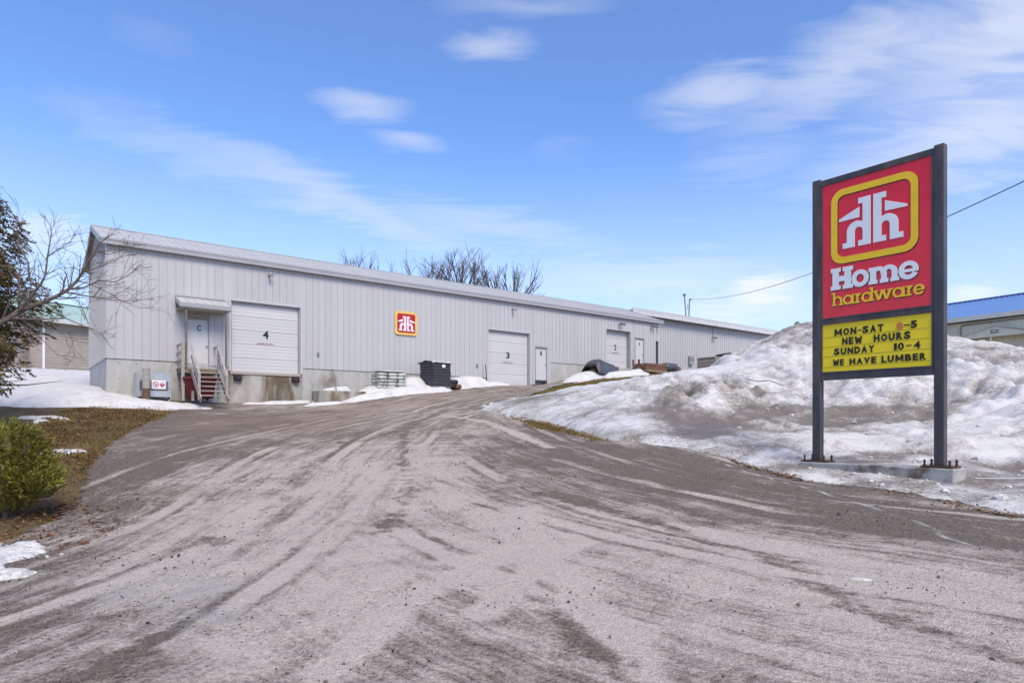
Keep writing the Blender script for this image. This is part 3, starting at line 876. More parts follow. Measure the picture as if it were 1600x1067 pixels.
def emblem(parent, cx, cz, k, y, m, name='emblem'):
    for s in (-1, 1):
        e = MB(); e.prism([(cx + k * x, cz + k * z) for x, z in emblem_poly(s)], y, y + .010)
        e.build(name, m, parent)
        e = MB(); e.prism([(cx + s * k * x, cz + k * z) for x, z in ((.212, .69), (.212, .508), (.565, .50), (.565, .54))], y, y + .010)
        e.build(name, m, parent)


def rrect(x0, x1, z0, z1, r, n=8):
    P = []
    for cx, cz, a0 in ((x1 - r, z0 + r, -90), (x1 - r, z1 - r, 0), (x0 + r, z1 - r, 90), (x0 + r, z0 + r, 180)):
        P += [(cx + r * math.cos(math.radians(a0 + 90 * i / n)), cz + r * math.sin(math.radians(a0 + 90 * i / n))) for i in range(n + 1)]
    return P


def rring(mb, o, i, y0, y1):
    n = len(o)
    for k in range(n):
        j = (k + 1) % n
        mb.v += [(o[k][0], y0, o[k][1]), (o[j][0], y0, o[j][1]), (i[j][0], y0, i[j][1]), (i[k][0], y0, i[k][1]),
                 (o[k][0], y1, o[k][1]), (o[j][0], y1, o[j][1]), (i[j][0], y1, i[j][1]), (i[k][0], y1, i[k][1])]
        b = len(mb.v) - 8
        mb.f += [(b, b + 1, b + 2, b + 3), (b + 1, b, b + 4, b + 5), (b + 3, b + 2, b + 6, b + 7)]
    return mb


ws = thing('wall_sign', 'square red and yellow emblem sign on the white warehouse wall', 'sign', wl(13.2, -.03, 2.58), WR)
MB().prism(rrect(-.64, .64, -.60, .60, .16), -.05, -.001).build('backing', mat('wall_sign_yellow', (.78, .50, .13), .45), ws)
MB().prism(rrect(-.52, .52, -.49, .49, .09), -.056, -.051).build('face', mat('wall_sign_red', (.42, .012, .015), .4), ws)
emblem(ws, 0, -.40, .90, -.068, mat('wall_sign_pink_white', (.75, .66, .68), .5))

# ------------------------------------------------------------------ second warehouse behind
W2 = 3.14
r2o = wl(33.9, W2, 0)
rw = thing('rear_warehouse', 'white metal warehouse further up the drive beyond the numbered one', 'warehouse', r2o, WR)
L2 = 46.0; V0 = 1.0; VE = 5.69
MB().box(0, L2, 0, 9, V0 - 1.6, VE).build('wall', M_SIDING, rw)
rb = MB(); k = .15
while k < L2: rb.box(k, k + .045, -.026, -.001, V0 - .2, VE - .05); k += .305
rb.build('siding_rib', M_SIDING, rw)['kind'] = 'stuff'
MB().hexa([(-.35, -.55, VE + .10), (L2 + .3, -.55, VE + .10), (L2 + .3, 9.3, VE - .6), (-.35, 9.3, VE - .6), (-.35, -.55, VE + .22), (L2 + .3, -.55, VE + .22), (L2 + .3, 9.3, VE - .5), (-.35, 9.3, VE - .5)]).build('roof', M_ROOF, rw)
MB().box(-.37, L2 + .32, -.60, -.551, VE - .14, VE + .13).build('fascia', mat('white_fascia', (.56, .56, .55), .5), rw)
MB().box(-.36, L2 + .3, -.56, -.002, VE + .03, VE + .06).build('soffit', M_SOFFIT, rw)
MB().box(-.37, L2 + .32, -.59, -.545, VE + .135, VE + .32).build('gravel_stop', M_ROOF, rw)


def r2(px, py, w=0.0):
    k = (px - 800) / F; A = r2o + N * w
    u = (k * A.y - A.x) / (D.x - k * D.y); p = A + D * u
    return u, (660 - py) / F * p.y + EYE - r2o.z


u, v = r2(1078, 563); bx_ = bpy.data.objects.new('meter_box', None); COL.objects.link(bx_); bx_.parent = rw; bx_.location = (u, 0, v)
bevel(MB().box(-.25, .20, -.25, -.028, -.35, .35).build('housing', M_STEEL, bx_), .02)
m = MB(); m.tube([(.22, -.14, .1), (.34, -.14, .1), (.34, -.14, -.2)], .04, 8); m.box(-.2, .15, -.27, -.251, -.1, .25); m.build('meter', M_GREYM, bx_)
u, v = r2(1113, 527); m = MB(); m.tube([(u, -.05, v), (u, -.05, VE - .15)], .022, 6); m.build('conduit', M_GREYM, rw); flood(u, v - .05, 2, rw)
u0, v0 = r2(1072, 495, .6); u1, v1 = r2(1069.5, 463, .6)
vp = MB(); vp.tube([(u0, .6, VE - .1), (u0 - .06, .6, (VE + v1) / 2), (u1, .6, v1)], .055, 7); vp.tube([(u1 - .02, .6, v1), (u1, .6, v1 + .18)], [.10, .14], 8); vp.build('vent_pipe', M_GREYM, rw)
u1, v1 = r2(1077.5, 467, .6)
vp = MB(); vp.tube([(u1 - .15, .6, VE - .1), (u1, .6, v1)], .055, 7); vp.tube([(u1 - .25, .6, v1 - .5), (u1 - .25, .6, v1 - .9)], .03, 6); vp.tube([(u1 - .02, .58, v1), (u1 + .14, .5, v1 - .1)], .05, 6); vp.build('service_mast', M_GREYM, rw)
mast_top = r2o + D * u1 + N * .6; mast_top.z = r2o.z + v1

# overhead cable from the mast to a pole beyond the right edge
cab = MB(); pts = []
P0 = mast_top; P1 = Vector(at(1720, 226, 13.0))
for i in range(41):
    t = i / 40; p = P0.lerp(P1, t); p.z -= 1.7 * 4 * t * (1 - t) * (.55 + .0 * t); pts.append(p)
cab.tube(pts, .014, 5)
tag(cab.build('overhead_cable', M_BLACK), 'thin black overhead cable from the rear warehouse mast past the sign', 'cable')

# ------------------------------------------------------------------ roadside sign
SR = math.atan2(-N.y, -N.x)
sg = thing('roadside_sign', 'tall red and yellow hardware store sign on two black steel posts', 'sign', (6.333, 11.36, .88), SR)
XL, XR, PXL, PXR = -.86, .93, -.90, .965
for a, b in ((PXL - .15, PXL), (PXR, PXR + .15)):
    po = MB().box(a, b, -.09, .06, .02, 5.205); bevel(po.build('post', M_POST, sg), .012)
    MB().box(a + .004, b - .004, -.086, .056, 5.2055, 5.217).build('post_cap', M_POST, sg)
    cx = (a + b) / 2
    bevel(MB().box(cx - .23, cx + .23, -.21, .18, -.012, .018).build('base_plate', M_RUST, sg), .004)
    for ox in (-.18, .18):
        for oy in (-.165, .135):
            bo = MB(); bo.tube([(cx + ox, oy, .019), (cx + ox, oy, .12)], .014, 7); bo.tube([(cx + ox, oy, .0195), (cx + ox, oy, .050)], .025, 6); bo.tube([(cx + ox, oy, .075), (cx + ox, oy, .105)], .024, 6)
            bo.build('anchor_bolt', M_RUST, sg)
fr = MB()
fr.box(PXL + .001, PXR - .001, -.085, .05, 5.075, 5.185); fr.box(PXL + .001, PXR - .001, -.085, .05, 2.535, 2.63); fr.box(PXL + .001, PXR - .001, -.085, .05, 1.50, 1.64)
fr.box(PXL + .001, XL, -.084, .05, 1.641, 2.534); fr.box(XR, PXR - .001, -.084, .05, 1.641, 2.534); fr.box(PXL + .001, XL, -.084, .05, 2.631, 5.074); fr.box(XR, PXR - .001, -.084, .05, 2.631, 5.074)
bevel(fr.build('frame', M_POST, sg), .006)
for za, zb_ in ((2.612, 2.634), (2.512, 2.536), (1.628, 1.648)): MB().box(XL, XR, -.098, -.086, za, zb_).build('retainer_strip', M_POST, sg)
MB().box(XL + .001, XR - .001, -.07, .04, 2.631, 5.074).build('red_panel', M_SIGNR, sg)
MB().box(XL + .001, XR - .001, -.07, .04, 1.641, 2.534).build('yellow_panel', M_SIGNYB, sg)
trk = MB()
for z in (1.745, 1.94, 2.115, 2.285): trk.box(XL + .01, XR - .01, -.0745, -.0705, z - .012, z - .006)
trk.build('letter_track', mat('letter_track', (.50, .38, .02), .4), sg)
Yf = -.0705
o1 = rrect(-.70, .735, 3.585, 4.93, .22); i1 = rrect(-.59, .625, 3.70, 4.815, .13)
rring(MB(), o1, i1, Yf - .012, Yf - .002).build('emblem_border', M_SIGNY, sg)
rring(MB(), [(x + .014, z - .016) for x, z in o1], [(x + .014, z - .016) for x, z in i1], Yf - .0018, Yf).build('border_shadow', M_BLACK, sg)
emblem(sg, .008, 3.845, 1.0, Yf - .012, M_SIGNW)

DEPTH = [0]


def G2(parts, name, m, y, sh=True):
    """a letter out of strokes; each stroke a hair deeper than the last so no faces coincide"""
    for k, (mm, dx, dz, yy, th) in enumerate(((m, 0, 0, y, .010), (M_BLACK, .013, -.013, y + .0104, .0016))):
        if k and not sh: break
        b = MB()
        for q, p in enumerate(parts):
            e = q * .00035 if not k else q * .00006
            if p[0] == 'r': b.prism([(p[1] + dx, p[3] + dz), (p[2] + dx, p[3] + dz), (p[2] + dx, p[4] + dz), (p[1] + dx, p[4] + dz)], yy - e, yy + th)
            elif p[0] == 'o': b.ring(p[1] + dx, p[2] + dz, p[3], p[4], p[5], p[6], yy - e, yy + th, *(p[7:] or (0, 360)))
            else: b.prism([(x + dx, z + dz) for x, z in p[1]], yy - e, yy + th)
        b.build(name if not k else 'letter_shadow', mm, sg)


YL = Yf - .0125
zb, xh, zc_ = 3.125, 3.415, 3.518
# heavy slab-serif capital word
t_ = .115
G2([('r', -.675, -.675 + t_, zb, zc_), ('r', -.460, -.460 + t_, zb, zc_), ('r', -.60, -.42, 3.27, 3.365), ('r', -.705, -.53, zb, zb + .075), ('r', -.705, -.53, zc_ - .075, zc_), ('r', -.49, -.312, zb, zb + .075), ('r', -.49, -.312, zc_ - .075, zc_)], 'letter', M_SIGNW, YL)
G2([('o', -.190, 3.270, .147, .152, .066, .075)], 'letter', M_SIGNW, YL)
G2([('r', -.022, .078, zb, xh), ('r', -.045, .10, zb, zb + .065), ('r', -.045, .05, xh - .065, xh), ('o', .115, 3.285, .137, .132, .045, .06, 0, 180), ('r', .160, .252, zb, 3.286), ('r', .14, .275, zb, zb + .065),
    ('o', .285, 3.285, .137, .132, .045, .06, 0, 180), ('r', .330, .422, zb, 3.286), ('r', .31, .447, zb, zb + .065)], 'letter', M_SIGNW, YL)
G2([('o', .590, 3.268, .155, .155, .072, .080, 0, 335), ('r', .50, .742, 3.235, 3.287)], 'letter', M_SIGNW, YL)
# lighter slab-serif line beneath
hb, hx, ha = 2.838, 3.005, 3.075
s_ = .036


def hw(ch, x, w):
    r = w / 2; cx = x + r; cz = (hb + hx) / 2; rz = (hx - hb) / 2
    stem = lambda a, z1: [('r', a, a + s_, hb, z1), ('r', a - .022, a + s_ + .022, hb, hb + .024)]
    if ch == 'h': return stem(x + .02, ha) + [('r', x - .004, x + .03, ha - .024, ha)] + [('o', x + .02 + (w - .02) / 2, cz, (w - .02) / 2, rz, (w - .02) / 2 - s_, rz - .028, 0, 180)] + stem(x + w - s_, cz + .002)
    if ch in 'ad': return [('o', cx - .008, cz, r - .008, rz + .003, r - .008 - s_, rz - .028)] + stem(x + w - s_ - .004, ha if ch == 'd' else hx) + ([('r', x + w - s_ - .03, x + w - .03, ha - .024, ha)] if ch == 'd' else [])
    if ch == 'r': return stem(x + .02, hx) + [('r', x - .004, x + .03, hx - .024, hx), ('o', x + w * .72, cz + .02, w * .45, rz - .018, w * .45 - s_, rz - .05, 55, 175)]
    if ch == 'e': return [('o', cx, cz, r, rz + .003, r - s_, rz - .028, 0, 330), ('r', x + .02, x + w - .005, cz - .013, cz + .013)]
    if ch == 'w':
        q = w / 4; P = []
        for i in range(4):
            a, b = (x + q * i, x + q * (i + 1)) if True else 0
            za, zb_ = (hx, hb) if i % 2 == 0 else (hb, hx)
            P.append(('p', [(a - s_ * .55, za), (a + s_ * .55, za), (b + s_ * .55, zb_), (b - s_ * .55, zb_)]))
        return P + [('r', x - .04, x + .045, hx - .022, hx), ('r', x + w - .045, x + w + .04, hx - .022, hx), ('r', x + w / 2 - .04, x + w / 2 + .04, hx - .022, hx)]


xx = -.685
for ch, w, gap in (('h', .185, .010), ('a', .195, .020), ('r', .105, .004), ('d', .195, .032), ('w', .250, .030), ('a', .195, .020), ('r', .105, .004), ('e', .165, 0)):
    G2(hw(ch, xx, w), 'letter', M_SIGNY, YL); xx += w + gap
YB = -.0755
M_BL2 = mat('black_sign_letter', (.02, .019, .012), .5, .1)
for s, x0, x1, z, h in (('MON-SAT', -.655, .205, 2.292, .125), ('NEW', -.515, -.145, 2.12, .128), ('HOURS', .025, .63, 2.12, .128), ('SUNDAY', -.66, .06, 1.945, .125), ('WE', -.68, -.465, 1.752, .115), ('HAVE', -.385, .09, 1.752, .115), ('LUMBER', .155, .865, 1.750, .118)):
    letters(sg, s, x0, z, x1 - x0, h, YB, M_BL2, bold=.05)
letters(sg, '8', .395, 2.287, .115, .125, YB, mat('red_sign_letter', (.75, .14, .10), .5), bold=.012)
letters(sg, '-', .50, 2.292, .13, .125, YB, M_BL2, bold=.02); letters(sg, '5', .61, 2.292, .12, .125, YB, M_BL2, bold=.05)
letters(sg, '10', .36, 1.945, .17, .122, YB, M_BL2, bold=.03); letters(sg, '-', .545, 1.945, .10, .125, YB, M_BL2, bold=.02); letters(sg, '4', .655, 1.945, .125, .122, YB, M_BL2, bold=.03)
fb = MB(); fb.box(-1.22, 1.30, -.24, .30, -.34, -.013); o = fb.build('footing', M_FOOT, sg); bevel(o, .02)

# ------------------------------------------------------------------ stairs at door C
st = thing('wooden_stairs', 'weathered wooden steps with handrails up to door C', 'stairs', wl(2.88, 0, -1.64), WR)
HZ = 1.36                                       # landing height above ground
for i in range(5): MB().box(-.38, 1.10, -.16 - i * .17, -.005 - i * .17, HZ - .04, HZ).build('landing_board', M_WOOD, st)
m = MB(); m.box(-.36, 1.08, -.86, -.82, HZ - .22, HZ - .042); m.box(-.36, -.32, -.819, -.02, HZ - .22, HZ - .042); m.box(1.04, 1.08, -.819, -.02, HZ - .22, HZ - .042); m.build('joist', M_WOODB, st)
for x in (-.36, .0, 1.0): MB().box(x, x + .10, -.97, -.87, 0, HZ - .0 + (1.0 if x else 0)).build('post', M_WOOD, st)
n = 7; rise = HZ / (n + 0.0); going = .235
for i in range(1, n):
    y = -.98 - going * (i); z = HZ - rise * i
    MB().box(.03, .99, y - .03, y + .235, z - .038, z).build('tread', M_WOOD, st)
for x in (-.015, 1.0):
    MB().bar((x + .015, -.93, HZ - .14), (x + .015, -.98 - going * (n - .2), -.02), .04, .24).build('stringer', M_WOOD, st)
    MB().bar((x + .015, -.92, HZ + .93), (x + .015, -.98 - going * (n - 1.1), .95), .09, .04).build('handrail', M_WOOD, st)
    MB().bar((x + .015, -.92, HZ + .48), (x + .015, -.98 - going * (n - 1.1), .52), .035, .09).build('rail', M_WOOD, st)
    y = -.98 - going * (n - 1.25)
    MB().box(x - .04, x + .05, y - .045, y + .045, 0, .99).build('newel', M_WOOD, st)
for z in (.28, .60, .93): MB().box(-.37, -.33, -.88, -.02, HZ + z - .04, HZ + z + .05).build('side_rail', M_WOOD, st)
MB().box(-.38, -.30, -.95, -.88, HZ - .9, HZ + 1.0).build('side_post', M_WOOD, st)
MB().box(1.05, 1.09, -.88, -.02, HZ + .88, HZ + .97).build('side_rail', M_WOOD, st)

rb_ = thing('red_bin', 'dark red metal hopper bin stored under the wooden steps', 'bin', wl(3.0, -.15, -1.60), WR)
m = MB(); m.hexa([(-.18, -.75, .08), (.72, -.75, .08), (.72, -.12, .08), (-.18, -.12, .08), (-.42, -.95, .88), (.80, -.95, .88), (.80, -.08, .88), (-.42, -.08, .88)]); m.build('hopper', M_RED, rb_)
m = MB(); m.box(-.45, .83, -.99, -.951, .84, .92); m.box(-.46, -.42, -.951, -.05, .84, .92); m.build('rim', M_RED, rb_)
for x in (-.05, .55): MB().tube([(x - .03, -.5, .08), (x + .03, -.5, .08)], .09, 10).build('wheel', M_RUBBER, rb_)

cb = thing('steel_cabinet', 'grey galvanised gas cabinet with warning signs against the foundation', 'cabinet', wl(1.51, -.72, -1.60), WR)
cbx = MB(); cbx.box(-.62, -.585, -.3, .3, 0, 1.02); cbx.box(.585, .62, -.3, .3, 0, 1.02); cbx.box(-.584, .584, -.3, .3, .985, 1.02); cbx.box(-.584, .584, -.3, .3, .08, .11); cbx.box(-.584, .584, .27, .3, .111, .984)
cbx.build('shell', M_STEEL, cb)
cbx = MB(); cbx.box(-.58, .58, -.325, -.301, .70, .985); cbx.box(-.58, .58, -.325, -.301, .09, .32); cbx.box(-.58, -.50, -.324, -.301, .321, .699); cbx.box(.50, .58, -.324, -.301, .321, .699); cbx.build('door', M_STEEL, cb)
gr = MB()
for i in range(24): gr.box(-.495 + i * .042, -.48 + i * .042, -.318, -.31, .321, .699)
for i in range(9): gr.box(-.498, .498, -.3095, -.303, .34 + i * .04, .348 + i * .04)
gr.build('mesh_screen', M_GREYM, cb)
MB().box(.52, .60, -.36, -.326, .44, .58).build('latch', M_STEEL, cb)
sgn_ = MB().box(-.08, .42, -.334, -.3265, .40, .74).build('warning_sign', mat('white_sign_sheet', (.78, .76, .76), .5), cb)
M_MAG = mat('magenta_print', (.42, .03, .12), .5)
MB().ring(.06, .57, .11, .11, .085, .085, -.339, -.3345, n=20).build('no_flame_symbol', M_MAG, cb)
sy = MB(); sy.prism([(-.015, .64), (.0, .655), (.13, .50), (.115, .485)], -.3385, -.3345); sy.prism([(.02, .53), (.10, .53), (.11, .57), (.06, .60), (.03, .58)], -.3375, -.3345); sy.build('no_flame_bar', M_MAG, cb)
MB().prism([(.29, .68), (.39, .57), (.29, .46), (.19, .57)], -.3385, -.3345).build('hazard_diamond', M_MAG, cb)
MB().prism([(.29, .65), (.33, .60), (.29, .575), (.25, .60)], -.3425, -.339).build('hazard_mark', MATS['white_sign_sheet'], cb)
for x in (-.55, .55): MB().box(x - .03, x + .03, -.28, .28, -.25, -.001).build('foot', M_STEEL, cb)

wp = thing('timber_bollard', 'thick round timber post with rusty brown foot before the gas cabinet', 'bollard', wl(1.17, -1.5, -1.66), WR)
m = MB(); m.tube([(0, 0, .45), (.01, 0, .8), (.005, .0, 1.22)], [.135, .132, .128], 12); m.build('shaft', M_WOOD, wp)
MB().tube([(0, 0, -.2), (0, 0, .15), (.003, 0, .449)], [.140, .14, .136], 12).build('foot', mat('rusty_post_foot', (.13, .07, .05), .9, .4, 9), wp)

# ------------------------------------------------------------------ things along the wall


def gw(u, w): p = wl(u, w); return Vector((p.x, p.y, gz(p.x, p.y)))


cbk = thing('concrete_block', 'long low stained concrete block half under snow beside door 4', 'concrete block', gw(8.35, -1.3), WR + .02)
m = MB(); m.box(-.45, 1.85, -.45, .45, -.5, .58); bevel(m.build('block', M_DOCK, cbk), .05, 3)
MB().tube([(.2, -.2, .46), (.2, -.2, .461)], .02, 6).build('lifting_eye', M_RUST, cbk)


def rod(base, h, lean, label, m=M_RUST):
    o = thing('marker_rod', label, 'rod', base, 0, 'thin rods along the warehouse wall')
    MB().tube([(0, 0, -.1), (lean[0] * .5, lean[1] * .5, h * .5), (lean[0], lean[1], h)], .022, 7).build('shaft', m, o)
    MB().tube([(lean[0], lean[1], h), (lean[0], lean[1], h + .02)], .027, 7).build('cap', m, o)


rod(gw(8.95, -1.3) + Vector((0, 0, .45)), 1.05, (-.16, -.12), 'thin leaning dark rod standing in the stained concrete block', M_GREYM)
rod(gw(18.18, -.3), 1.10, (-.10, -.05), 'short black rod leaning at the left jamb of door 3', M_BLACK)


def bag(m, c, sx_, sy_, sz_, seed, rz=0):
    """a filled sack: superellipsoid with lumps"""
    r = random.Random(seed); o = len(m.v); nu, nv = 12, 7; ph = r.random() * 9
    for j in range(nv):
        b = -math.pi / 2 + math.pi * (j + .5) / nv
        for i in range(nu):
            a = 2 * math.pi * i / nu
            f = lambda q, e: math.copysign(abs(q) ** e, q)
            x = f(math.cos(b), .5) * f(math.cos(a), .45); y = f(math.cos(b), .5) * f(math.sin(a), .45); z = f(math.sin(b), .8)
            k = 1 + .06 * math.sin(3 * a + ph) * math.cos(2 * b + ph)
            x, y = x * sx_ * k, y * sy_ * k; x, y = x * math.cos(rz) - y * math.sin(rz), x * math.sin(rz) + y * math.cos(rz)
            m.v.append((c[0] + x, c[1] + y, c[2] + z * sz_ * k))
    for j in range(nv - 1):
        for i in range(nu): m.f.append((o + j * nu + i, o + j * nu + (i + 1) % nu, o + (j + 1) * nu + (i + 1) % nu, o + (j + 1) * nu + i))
    m.f.append(tuple(o + i for i in reversed(range(nu)))); m.f.append(tuple(o + (nv - 1) * nu + i for i in range(nu)))


def pallet(par, w, d, mt=M_WOODB):
    for i in range(6): MB().box(-w / 2 + i * w / 6 + .01, -w / 2 + (i + 1) * w / 6 - .02, -d / 2, d / 2, .10, .125).build('pallet_board', mt, par)
    for y in (-d / 2 + .05, 0, d / 2 - .05): MB().box(-w / 2, w / 2, y - .045, y + .045, 0, .099).build('pallet_runner', mt, par)


pb = thing('pallet_of_bags', 'pallet of pale grey wrapped bags in the snow near the emblem sign', 'pallet', gw(11.6, -1.25), WR - .12)
pallet(pb, 1.5, 1.15); k = 0
for lay in range(5):
    for i in range(3):
        for j in range(2):
            m = MB(); z = .20 + lay * .155; jt = lambda: random.uniform(-.03, .03)
            if lay % 2: bag(m, (-.48 + i * .48 + jt(), -.28 + j * .56 + jt(), z), .24, .29, .088, k, jt())
            else: bag(m, (-.50 + i * .50 + jt(), -.28 + j * .56 + jt(), z), .25, .29, .088, k, jt() * 2)
            m.build('bag', M_BAG, pb, True); k += 1
wr = MB(); n_ = 16
bag(wr, (0, 0, .98), .74, .56, .05, 77); wr.build('top_wrap', mat('wrinkled_clear_wrap', (.52, .54, .52), .3, .2, 6, .6, bump=.8, bscale=7), pb, True)

ts = thing('tray_stack', 'tall stack of black plastic trays under a pale torn cover', 'tray stack', gw(14.02, -1.6), WR + .12)
pallet(ts, 1.12, 1.05)
k = 17
for i in range(k):
    m = MB(); z = .13 + i * .072; j = random.uniform(-.012, .012); a = .56 + random.uniform(-.012, .012)
    m.hexa([(-a + .02 + j, -a + .02, z), (a - .02 + j, -a + .02, z), (a - .02 + j, a - .02, z), (-a + .02 + j, a - .02, z), (-a + .02 + j, -a + .02, z + .05), (a - .02 + j, -a + .02, z + .05), (a - .02 + j, a - .02, z + .05), (-a + .02 + j, a - .02, z + .05)])
    m.box(-a + j, a + j, -a, a, z + .0501, z + .068)
    m.build('tray', M_TRAY if i % 2 else mat('rim_highlight_plastic', (.085, .085, .095), .5, .3, 4), ts)  # every other tray paler, painting in the faint highlights along the rims
m = MB(); m.box(-.02, .18, -.578, -.572, 1.08, 1.22); m.build('paper_tag', mat('white_paper', (.8, .8, .82), .6), ts)
zt = .13 + k * .072 + .004
xs_ = np.linspace(-.66, .62, 15); ys_ = np.linspace(-.62, .62, 13); Xc, Yc = np.meshgrid(xs_, ys_)
Zc = zt + .05 + .07 * fbm(Xc + 5, Yc, 3, 3) + .09 * np.exp(-((Xc + .5) ** 2 + (Yc) ** 2) / .06) - .10 * (np.abs(Yc) > .57) - .05 * (np.abs(Xc) > .56)
Zc = np.where((np.abs(Xc) < .56) & (np.abs(Yc) < .57), np.maximum(Zc, zt + .006), Zc)
o = link('torn_cover', grid_mesh('torn_cover', Xc, Yc, Zc), mat('pale_torn_cover', (.42, .44, .40), .6, .2, 5, dirt=(.18, .19, .15), dscale=3), ts)
sm = o.modifiers.new('t', 'SOLIDIFY'); sm.thickness = .012


def heap(name, label, cat, base, lumps, m, seed, rz=WR, part='lump', mats=None, group=None):
    o = thing(name, label, cat, base, rz, group)
    for i, (x, y, z, a, b, c) in enumerate(lumps):
        q = MB(); bag(q, (x, y, z), a, b, c, seed + i, random.uniform(-.3, .3)); q.build(part, (mats or [m])[i % len(mats or [m])], o, True)
    return o


heap('bag_heap', 'dark bags under snow between the pale pallet and black trays', 'bags', gw(12.85, -1.0), [(-.35, 0, .12, .42, .32, .15), (.25, .05, .12, .40, .32, .15), (-.05, .1, .36, .45, .3, .11)], M_RUBBER, 3, group='dark bag heaps by the tray stack')
heap('bag_heap', 'dark brown bags slumped at the right foot of the black tray stack', 'bags', gw(15.05, -1.6), [(-.2, 0, .12, .35, .28, .15), (.18, .05, .11, .30, .28, .14), (0, 0, .34, .28, .22, .12)], M_TARP, 9, mats=[M_RUBBER, M_BRICK, M_RUBBER], group='dark bag heaps by the tray stack')

# stock by door 2
base = gw(26.3, -1.5)
hp = thing('tarped_stock', 'heap of brown stock partly covered by a dark tarp before door 2', 'stock heap', base, WR)
for i, (x, y, z, l, r) in enumerate([(.0, -.2, .14, 2.6, .05), (.9, -.3, .12, 2.2, -.08), (1.6, -.2, .10, 1.9, .05), (.4, .2, .36, 2.2, .02), (1.2, .1, .32, 1.9, -.05), (.2, .0, .56, 1.8, .03), (-.4, .1, .62, 1.4, 0), (2.1, .0, .12, 1.4, .1), (-.7, -.1, .3, .9, .1)]):
    m = MB(); a = Vector((x - l / 2, y, z)); b = Vector((x + l / 2, y + l * r, z - .04)); m.bar(a, b, .5, .20); bevel(m.build('bundle', M_BRICK if i % 3 else M_WOODB, hp), .03)
xs_ = np.linspace(-1.3, 1.5, 40); ys_ = np.linspace(-.85, .85, 26); Xc, Yc = np.meshgrid(xs_, ys_)
Zc = (.80 - .22 * Xc) * np.exp(-((Xc + .25) / 1.15) ** 6) * np.exp(-(Yc / .72) ** 6) + .20 * fbm(Xc + 3, Yc + 8, 2.6, 4) - .02
o = link('tarp', grid_mesh('tarp', Xc, Yc, Zc, (Zc > .02 + .30 * (Xc > .7))[:-1, :-1]), M_TARP, hp)
sm = o.modifiers.new('t', 'SOLIDIFY'); sm.thickness = .015
for u, lab, lean, mt in ((29.25, 'rusty red steel bollard left of the pair before door A', (-.06, 0), M_BRICK), (29.75, 'dark bollard right of the pair before door A', (.0, 0), M_RUST)):
    o = thing('bollard', lab, 'bollard', gw(u, -1.3), WR, 'bollards before door A')
    MB().tube([(0, 0, -.15), (lean[0], lean[1], .85)], .07, 10).build('pipe', mt, o); MB().tube([(lean[0], lean[1], .85), (lean[0], lean[1], .87)], [.07, .03], 10).build('cap', mt, o)
lb = thing('lumber_stack', 'low dark red-brown lumber stack right of the bollards', 'lumber stack', gw(30.1, -1.9), WR)
for j in range(3):
    for i in range(4): MB().box(-.9 + random.uniform(-.05, .05), 1.15 + random.uniform(-.05, .05), -.5 + i * .25, -.27 + i * .25, .02 + j * .19, .19 + j * .19).build('beam', M_BRICK if (i + j) % 3 else M_WOODB, lb)
heap('tarp_lump', 'small dark tarp bundle on the drive right of the lumber stack', 'tarp bundle', gw(32.3, -1.8), [(-.35, 0, .25, .5, .4, .28), (.1, 0, .27, .45, .4, .26), (.55, -.05, .16, .28, .3, .18)], M_TARP, 31, mats=[M_TARP, M_TARP, M_BRICK])
pcx, pcy, _ = at(1122, 577, 47.0)
cr = thing('wooden_crate', 'brown plank crate half behind the snow bank by the rear warehouse', 'crate', Vector((pcx, pcy, gz(pcx, pcy) - .05)), WR)
for i in range(4): MB().box(-.4, 3.6, -.03, .0, .05 + i * .24, .27 + i * .24).build('plank', mat('crate_plank', (.27, .225, .195), .85, .2, 3), cr)
for i in range(4): MB().box(-.4, -.37, .001, 1.5, .05 + i * .24, .27 + i * .24).build('plank', MATS['crate_plank'], cr)
MB().box(-.42, 3.62, -.05, 1.52, 1.0, 1.05).build('lid', M_WOOD, cr)
heap('tarp_bundle', 'black tarp bundle lying on the plank crate lid', 'tarp bundle', Vector((pcx, pcy, gz(pcx, pcy) + 1.0)) + D * 2.0 + N * .6, [(-.4, 0, .16, .6, .45, .20), (.4, 0, .22, .7, .45, .26)], M_RUBBER, 41)

# ------------------------------------------------------------------ neighbouring buildings
gb = thing('green_roof_building', 'beige block building with pale green metal roof behind the snow at left', 'building', (*at(30, 573, 45)[:2], 0), math.radians(20))
zb0 = at(30, 573, 45)[2] - .4
p0 = Vector(at(52, 573, 45)); p1 = Vector(at(160, 573, 49))
ang = math.atan2(p1.y - p0.y, p1.x - p0.x); gb.location = (p0.x, p0.y, zb0); gb.rotation_euler = (0, 0, ang)
M_BEIGE = mat('beige_block', (.40, .35, .30), .9, .1, 2)
hw_ = (573 - 500) / F * 45.5 + .4
MB().box(-.3, 14, 0, 9, -1, hw_).build('wall', M_BEIGE, gb)
lg = MB(); z = .25
while z < hw_ - .15: lg.box(-.31, 14.01, -.008, -.001, z, z + .02); z += .22
lg.build('mortar_course', mat('course_line', (.28, .245, .21), .9), gb)  # thin courses in a darker beige
rz_ = (573 - 471) / F * 47 + .9
MB().hexa([(-.9, -.6, hw_ + .02), (15, -.6, hw_ + .02), (15, 4.5, rz_), (-.9, 4.5, rz_), (-.9, -.6, hw_ + .12), (15, -.6, hw_ + .12), (15, 4.5, rz_ + .1), (-.9, 4.5, rz_ + .1)]).build('roof', mat('pale_green_metal_roof', (.36, .50, .44), .5, .1, 2), gb)
MB().hexa([(-.9, 4.501, rz_), (15, 4.501, rz_), (15, 9.6, hw_), (-.9, 9.6, hw_), (-.9, 4.501, rz_ + .1), (15, 4.501, rz_ + .1), (15, 9.6, hw_ + .1), (-.9, 9.6, hw_ + .1)]).build('rear_roof', MATS['pale_green_metal_roof'], gb)
